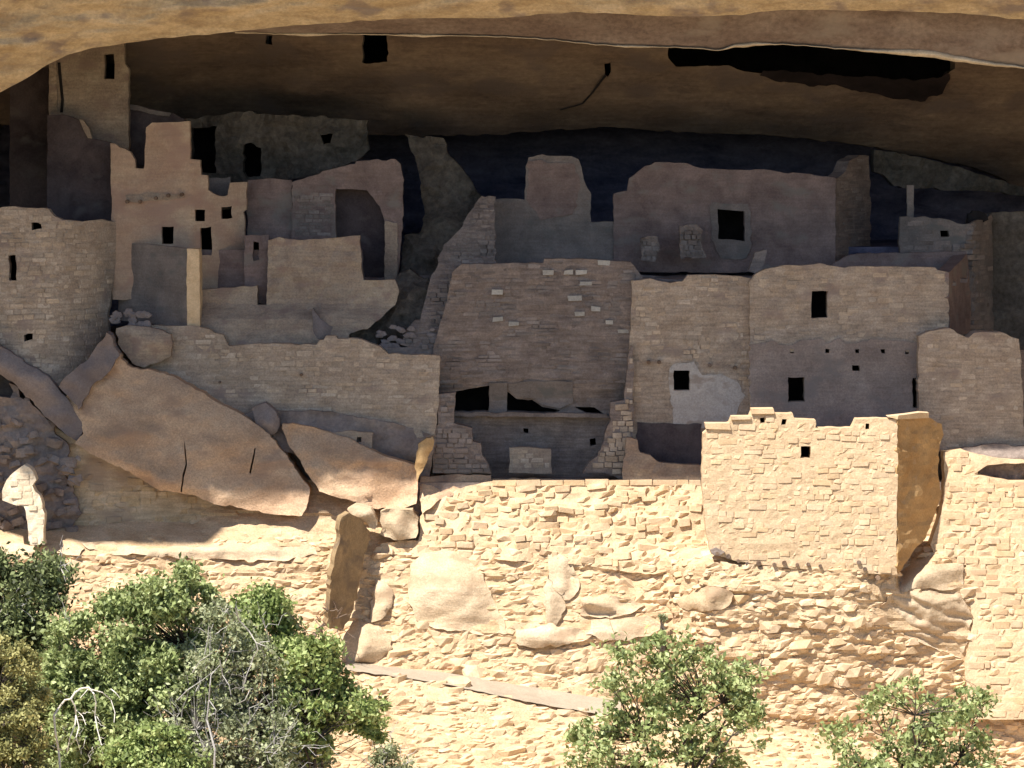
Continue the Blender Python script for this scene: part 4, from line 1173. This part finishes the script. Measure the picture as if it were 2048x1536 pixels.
for _ in range(110):
    x = rnd.uniform(-20, 220); y = rnd.uniform(800, 1090)
    if y < 800 + x * .6 + 20 or x > 160:
        continue
    w = rnd.uniform(14, 40)
    items.append((P(x, y, .12), (rnd.uniform(-.4, .4), rnd.uniform(-.5, .5), rnd.uniform(-.6, .6)), (w / PXM, w / PXM * .5, w / PXM * rnd.uniform(.3, .6))))
place_stones(mh, items, 'dim_stone', 'flat', stuff_name='rubble')
sm = thing('ruined_pillar', 'bright sunlit ruined pillar of stone at the lower left edge', 'pillar')
SM = [(4, 985), (14, 962), (30, 945), (48, 932), (60, 936), (70, 948), (74, 960), (66, 972), (72, 985), (80, 992), (86, 1010), (90, 1040), (89, 1090), (60, 1090), (58, 1055), (52, 1030), (50, 1015), (28, 1008), (6, 1000)]
slab('wall', SM, -1.15, .5, M['bright_stone'], grid=9, rough=.05, rs=3, jit=1.2, parent=sm, niche=False)
masonry(sm, SM, -1.15, 'bright_stone', ch=(10, 15), sl=(16, 32), proud=.02, yj=.02)
for (a, b, c, d_, l_) in ((2, 848, 20, 880, 'small pale stone stub at the left edge above the sunlit pillar'), (36, 890, 54, 926, 'small upright pale stone just above the sunlit pillar')):
    B('rock', l_, [(a, b + 6), (a + 6, b), (c - 3, b + 2), (c, d_ - 4), (c - 4, d_), (a + 4, d_)], .55, 'shade_stone', bulge=.1, br=.08, thick=.4, grid=7, cat='rock')

# ------------------------------------------------------------------ plants


def tube(V, F, pts, r0, r1, n=5):
    base = len(V)
    m = len(pts)
    for i, p in enumerate(pts):
        a = pts[max(0, i - 1)]; b = pts[min(m - 1, i + 1)]
        d = (b - a).normalized()
        s = d.cross(Vector((.3, .9, .2))).normalized()
        u = d.cross(s)
        r = r0 + (r1 - r0) * i / (m - 1)
        for k in range(n):
            t = k / n * math.tau
            V.append(p + s * (r * math.cos(t)) + u * (r * math.sin(t)))
    for i in range(m - 1):
        for k in range(n):
            a = base + i * n + k; b = base + i * n + (k + 1) % n
            F.append((a, b, b + n, a + n))
    V.append(pts[-1].copy())
    for k in range(n):
        F.append((base + (m - 1) * n + k, base + (m - 1) * n + (k + 1) % n, len(V) - 1))


def limb(V, F, a, b, r0, r1, wob=.12, segs=6, sag=0.0, n=5):
    L = (b - a).length
    pts = []
    o = Vector((rnd.uniform(0, 50), rnd.uniform(0, 50), 0))
    for i in range(segs + 1):
        t = i / segs
        p = a.lerp(b, t)
        f = math.sin(t * math.pi)
        w = Vector((nz(o + Vector((t * 3, 0, 1))), nz(o + Vector((t * 3, 5, 1))), nz(o + Vector((t * 3, 9, 1))))) * wob * L * (f + .15 * t)
        p = p + w + Vector((0, 0, sag * f * L))
        pts.append(p)
    tube(V, F, pts, r0, r1, n)
    return pts


def bush(name, label, outline, y0, dy, leafmat, nclump, per, leaf=.055, spread=.20, base=None, bark='bark', group='bushes growing in front of the ruins', cat='bush', twigs=True, dens=None, baremat=None, bare=0):
    root = thing(name, label, cat, group)
    nclump = int(nclump * 1.35)
    r = np.random.RandomState(abs(hash(label)) % 1000 if False else int(outline[0][0] * 3 + outline[0][1]) % 99991)
    xs = [p[0] for p in outline]; ys = [p[1] for p in outline]
    cl = []
    tries = 0
    while len(cl) < nclump and tries < nclump * 40:
        tries += 1
        x = r.uniform(min(xs), max(xs)); y = r.uniform(min(ys), max(ys))
        if not inside(outline, [(x, y)])[0]:
            continue
        if dens and r.uniform() > dens(x, y):
            continue
        if nz(Vector((x * .02, y * .02, y0))) < -.30 and r.uniform() < .75:
            continue
        u = r.uniform(-1, 1)
        cl.append(P(x, y, y0 + u * dy))
    bx, by = base
    # find the ground below
    g = P(bx, by, hill_depth(bx, by) - .1)
    lo, hi = 1000.0, 2600.0
    for _ in range(30):
        mid = (lo + hi) / 2
        if hill_depth(bx, mid) > y0:
            lo = mid
        else:
            hi = mid
    g = P(bx, lo, y0)
    g.z -= .1
    # woody frame
    V, F = [], []
    top = min(cl, key=lambda c: -c.z).z
    cen = sum(cl, Vector()) / len(cl)
    fork = g.lerp(Vector((cen.x, cen.y, min(c.z for c in cl))), .8)
    limb(V, F, g, fork, .11, .08, .06)
    mesh_from('trunk', V, F, M[bark], root)
    V, F = [], []
    mains = []
    for k in range(7):
        c = cl[r.randint(len(cl))]
        t = fork.lerp(c, .75)
        pts = limb(V, F, fork.lerp(g, r.uniform(0, .3)), t, .055, .02, .18)
        mains += pts[2:]
    for c in cl:
        m = min(mains, key=lambda q: (q - c).length + (0.5 if q.z > c.z else 0))
        limb(V, F, m, c, .018, .006, .15, segs=3, n=3)
    mesh_from('branches', V, F, M[bark], root)
    # leaves
    per = int(per * .95 * (.62 if 'rubble showing' in label else 1))
    nclump = int(nclump * (.8 if 'rubble showing' in label else 1))
    leaf *= 1.4
    n = nclump * per
    C = np.array([tuple(c) for c in cl])
    idx = r.randint(0, len(cl), n)
    sz = r.uniform(.5, 1.4, len(cl))
    off = r.normal(0, 1, (n, 3)) * spread * sz[idx][:, None] * np.array([1, 1, .8])
    c = C[idx] + off
    d1 = r.normal(0, 1, (n, 3)); d1 /= np.linalg.norm(d1, axis=1)[:, None]
    d2 = r.normal(0, 1, (n, 3)); d2 -= (d2 * d1).sum(1)[:, None] * d1; d2 /= np.linalg.norm(d2, axis=1)[:, None]
    s = leaf * r.uniform(.6, 1.3, (n, 1))
    nn = np.cross(d1, d2)
    a = c - d1 * s; b = c + d2 * s * .55 + nn * s * .15; e = c + d1 * s; f = c - d2 * s * .55 + nn * s * .15
    V = np.stack([a, b, e, f], 1).reshape(-1, 3)
    me = bpy.data.meshes.new('crown')
    me.vertices.add(len(V)); me.vertices.foreach_set('co', V.ravel())
    me.loops.add(n * 4); me.loops.foreach_set('vertex_index', np.arange(n * 4))
    me.polygons.add(n); me.polygons.foreach_set('loop_start', np.arange(0, n * 4, 4)); me.polygons.foreach_set('loop_total', np.full(n, 4))
    me.update(); me.validate()
    new_obj('crown', me, M[leafmat], root)
    if bare:
        V, F = [], []
        for k in range(bare):
            c = cl[r.randint(len(cl))]
            e2 = c + Vector((r.normal(0, .5), r.normal(0, .3), r.normal(0, .5)))
            p = limb(V, F, c, e2, .014, .004, .3, segs=6, n=3)
            for q in range(2):
                limb(V, F, p[r.randint(1, 5)], e2 + Vector((r.normal(0, .25), r.normal(0, .2), r.normal(0, .25))), .008, .003, .3, segs=4, n=3)
        mesh_from('bare_twigs', V, F, M[baremat or 'dead_wood'], root)['kind'] = 'stuff'
    return root


bush('oak_bush', 'muted green thicket filling the gaps behind the left bushes', [(90, 1330), (150, 1290), (240, 1260), (330, 1270), (420, 1250), (520, 1310), (600, 1340), (640, 1400), (660, 1500), (640, 1600), (90, 1600)], -7.6, .6, 'grey_leaf', 170, 160, leaf=.05, spread=.16, base=(360, 1600), cat='oak bush', bare=60, baremat='dead_wood')
bush('juniper', 'dark dense juniper at the far left behind the other bushes', [(-80, 1120), (0, 1112), (60, 1105), (115, 1110), (125, 1170), (118, 1240), (130, 1300), (120, 1420), (60, 1480), (-80, 1500)], -8.0, 1.0, 'dark_leaf', 130, 200, leaf=.05, spread=.17, base=(40, 1600), cat='juniper', bare=50, baremat='dead_wood')
bush('oak_bush', 'large green scrub oak in the lower left rising to the rock ledge', [(95, 1300), (120, 1245), (190, 1225), (215, 1180), (270, 1175), (310, 1170), (340, 1150), (370, 1138), (400, 1150), (430, 1190), (450, 1230), (445, 1310), (430, 1400), (400, 1480), (380, 1600), (100, 1600), (110, 1500), (95, 1400)], -9.5, 1.1, 'oak_leaf', 230, 190, leaf=.05, spread=.16, base=(290, 1640), cat='oak bush', bare=25, baremat='dead_wood')
bush('oak_bush', 'small bright green bush beside the standing slab above the grey shrub', [(470, 1230), (490, 1195), (530, 1182), (560, 1200), (575, 1240), (570, 1290), (540, 1330), (480, 1330)], -9.0, .5, 'bright_leaf', 40, 170, leaf=.05, spread=.14, base=(520, 1640), cat='oak bush')
bush('grey_shrub', 'half dead grey shrub with bare silvery twigs between the green bushes', [(380, 1230), (430, 1205), (470, 1215), (540, 1290), (590, 1330), (600, 1420), (580, 1500), (560, 1600), (330, 1600), (350, 1480), (370, 1350)], -10.3, .7, 'grey_leaf', 110, 120, leaf=.04, spread=.16, base=(470, 1660), bark='dead_wood', cat='shrub', bare=150, baremat='dead_wood')
bush('oak_bush', 'green bush with yellow tints right of the half dead grey shrub', [(570, 1330), (590, 1285), (640, 1270), (670, 1290), (682, 1340), (700, 1370), (745, 1385), (770, 1420), (772, 1470), (740, 1480), (690, 1440), (650, 1470), (640, 1520), (620, 1600), (540, 1600), (545, 1480), (575, 1400)], -9.8, .6, 'bright_leaf', 95, 170, leaf=.05, spread=.14, base=(620, 1650), cat='oak bush', bare=30, baremat='bark')
bush('juniper', 'yellow green juniper in the bottom left corner', [(-80, 1290), (-20, 1275), (20, 1280), (60, 1300), (88, 1340), (92, 1390), (80, 1450), (90, 1510), (110, 1600), (-80, 1600)], -13.5, .6, 'juniper_leaf', 110, 230, leaf=.035, spread=.10, base=(10, 1760), cat='juniper')
bush('oak_bush', 'low bright green bush at the bottom edge right of the white bare branches', [(225, 1490), (270, 1462), (330, 1445), (370, 1462), (400, 1500), (420, 1600), (200, 1600)], -13.0, .5, 'bright_leaf', 60, 190, leaf=.045, spread=.13, base=(310, 1740), cat='oak bush')
bush('oak_bush', 'open airy green bush at the bottom centre with rubble showing through', [(1135, 1520), (1150, 1450), (1185, 1430), (1195, 1370), (1215, 1320), (1230, 1290), (1290, 1270), (1340, 1262), (1370, 1268), (1400, 1290), (1450, 1310), (1480, 1330), (1520, 1340), (1530, 1390), (1515, 1440), (1525, 1480), (1500, 1530), (1480, 1600), (1130, 1600)], -8.5, .9, 'oak_leaf', 150, 105, leaf=.055, spread=.13, base=(1300, 1620), cat='oak bush', bare=20, baremat='bark')
bush('oak_bush', 'sparse green bush at the bottom right with rubble showing through', [(1640, 1470), (1680, 1445), (1730, 1420), (1745, 1390), (1790, 1370), (1830, 1345), (1860, 1365), (1890, 1380), (1930, 1375), (1985, 1370), (1980, 1420), (1960, 1450), (1985, 1500), (1990, 1600), (1650, 1600), (1690, 1530)], -8.5, .9, 'oak_leaf', 105, 100, leaf=.055, spread=.12, base=(1810, 1620), cat='oak bush', bare=15, baremat='bark')
bush('grey_shrub', 'tiny grey shrub at the bottom edge left of the centre', [(755, 1505), (775, 1495), (800, 1492), (812, 1510), (815, 1580), (750, 1580)], -7.5, .2, 'grey_leaf', 14, 110, leaf=.04, spread=.10, base=(785, 1600), bark='dead_wood', cat='shrub', bare=20)
bush('weed', 'tiny dry weed on the slope above the open airy bush', [(1318, 1228), (1334, 1226), (1334, 1240), (1320, 1242)], -1.85, .05, 'grey_leaf', 5, 50, leaf=.025, spread=.035, base=(1326, 1245), cat='weed', group=None)

# white bare branches
wb = thing('bare_branches', 'arching bleached white bare branches in the lower left', 'dead branches')
V, F = [], []
Y = -12.8


def path(pts, r0, r1):
    q = []
    for i, (x, y) in enumerate(pts):
        q.append(P(x, y, Y + .12 * math.sin(i * 1.7 + pts[0][0])))
    tube(V, F, q, r0, r1, 6)


path([(118, 1600), (120, 1530), (117, 1500), (110, 1460), (108, 1430), (118, 1415), (130, 1400), (142, 1398), (150, 1412), (152, 1430), (150, 1450), (140, 1475), (134, 1505)], .030, .012)
path([(142, 1398), (150, 1385), (162, 1377), (178, 1375), (188, 1388), (192, 1405), (190, 1430), (195, 1460), (203, 1490), (208, 1520)], .024, .010)
path([(152, 1430), (158, 1455), (152, 1475), (160, 1500)], .014, .006)
path([(180, 1378), (205, 1385), (222, 1400), (230, 1425), (228, 1445)], .014, .007)
path([(152, 1420), (165, 1432), (172, 1450)], .012, .006)
path([(178, 1376), (166, 1390), (160, 1396)], .010, .006)
path([(222, 1378), (232, 1386), (240, 1396)], .012, .006)
for k in range(26):
    a = P(rnd.uniform(120, 220), rnd.uniform(1420, 1500), Y + rnd.uniform(-.1, .3))
    limb(V, F, a, a + Vector((rnd.uniform(-.3, .3), rnd.uniform(-.2, .2), rnd.uniform(-.4, .1))), .008, .003, .3, n=3)
mesh_from('branches', V, F, M['bleached_wood'], wb)
db_ = thing('bare_branches', 'silvery bare forked branches hanging in the half dead grey shrub', 'dead branches')
V, F = [], []
Y = -11.3
path([(470, 1215), (478, 1240), (498, 1262), (512, 1285), (516, 1300), (506, 1315), (502, 1330), (492, 1352), (486, 1372)], .016, .006)
path([(512, 1285), (530, 1292), (545, 1305)], .012, .005)
path([(425, 1600), (430, 1500), (414, 1440), (418, 1400), (420, 1370), (422, 1350), (440, 1330)], .028, .008)
path([(418, 1400), (432, 1420), (430, 1450)], .014, .005)
path([(355, 1400), (375, 1380), (405, 1360), (430, 1340)], .014, .005)
path([(385, 1345), (400, 1322), (425, 1305)], .012, .005)
path([(440, 1320), (445, 1350), (458, 1370), (462, 1390)], .012, .005)
path([(500, 1380), (490, 1400), (470, 1410)], .012, .005)
mesh_from('branches', V, F, M['dead_wood'], db_)
tg = thing('bare_branches', 'tangle of dry brown branches at the foot of the standing slab', 'dead branches')
V, F = [], []
Y = -2.9
path([(600, 1330), (615, 1295), (640, 1255), (660, 1240), (655, 1220), (645, 1215)], .05, .02)
path([(640, 1255), (650, 1290), (648, 1330)], .05, .03)
path([(660, 1250), (690, 1262), (712, 1278)], .018, .006)
path([(630, 1240), (650, 1262), (670, 1275)], .014, .006)
path([(570, 1300), (610, 1275), (640, 1260)], .03, .01)
for k in range(16):
    a = P(rnd.uniform(610, 680), rnd.uniform(1215, 1290), Y)
    limb(V, F, a, a + Vector((rnd.uniform(-.4, .4), rnd.uniform(-.2, .2), rnd.uniform(-.4, .3))), .014, .004, .3, n=3)
mesh_from('branches', V, F, M['wood'], tg)
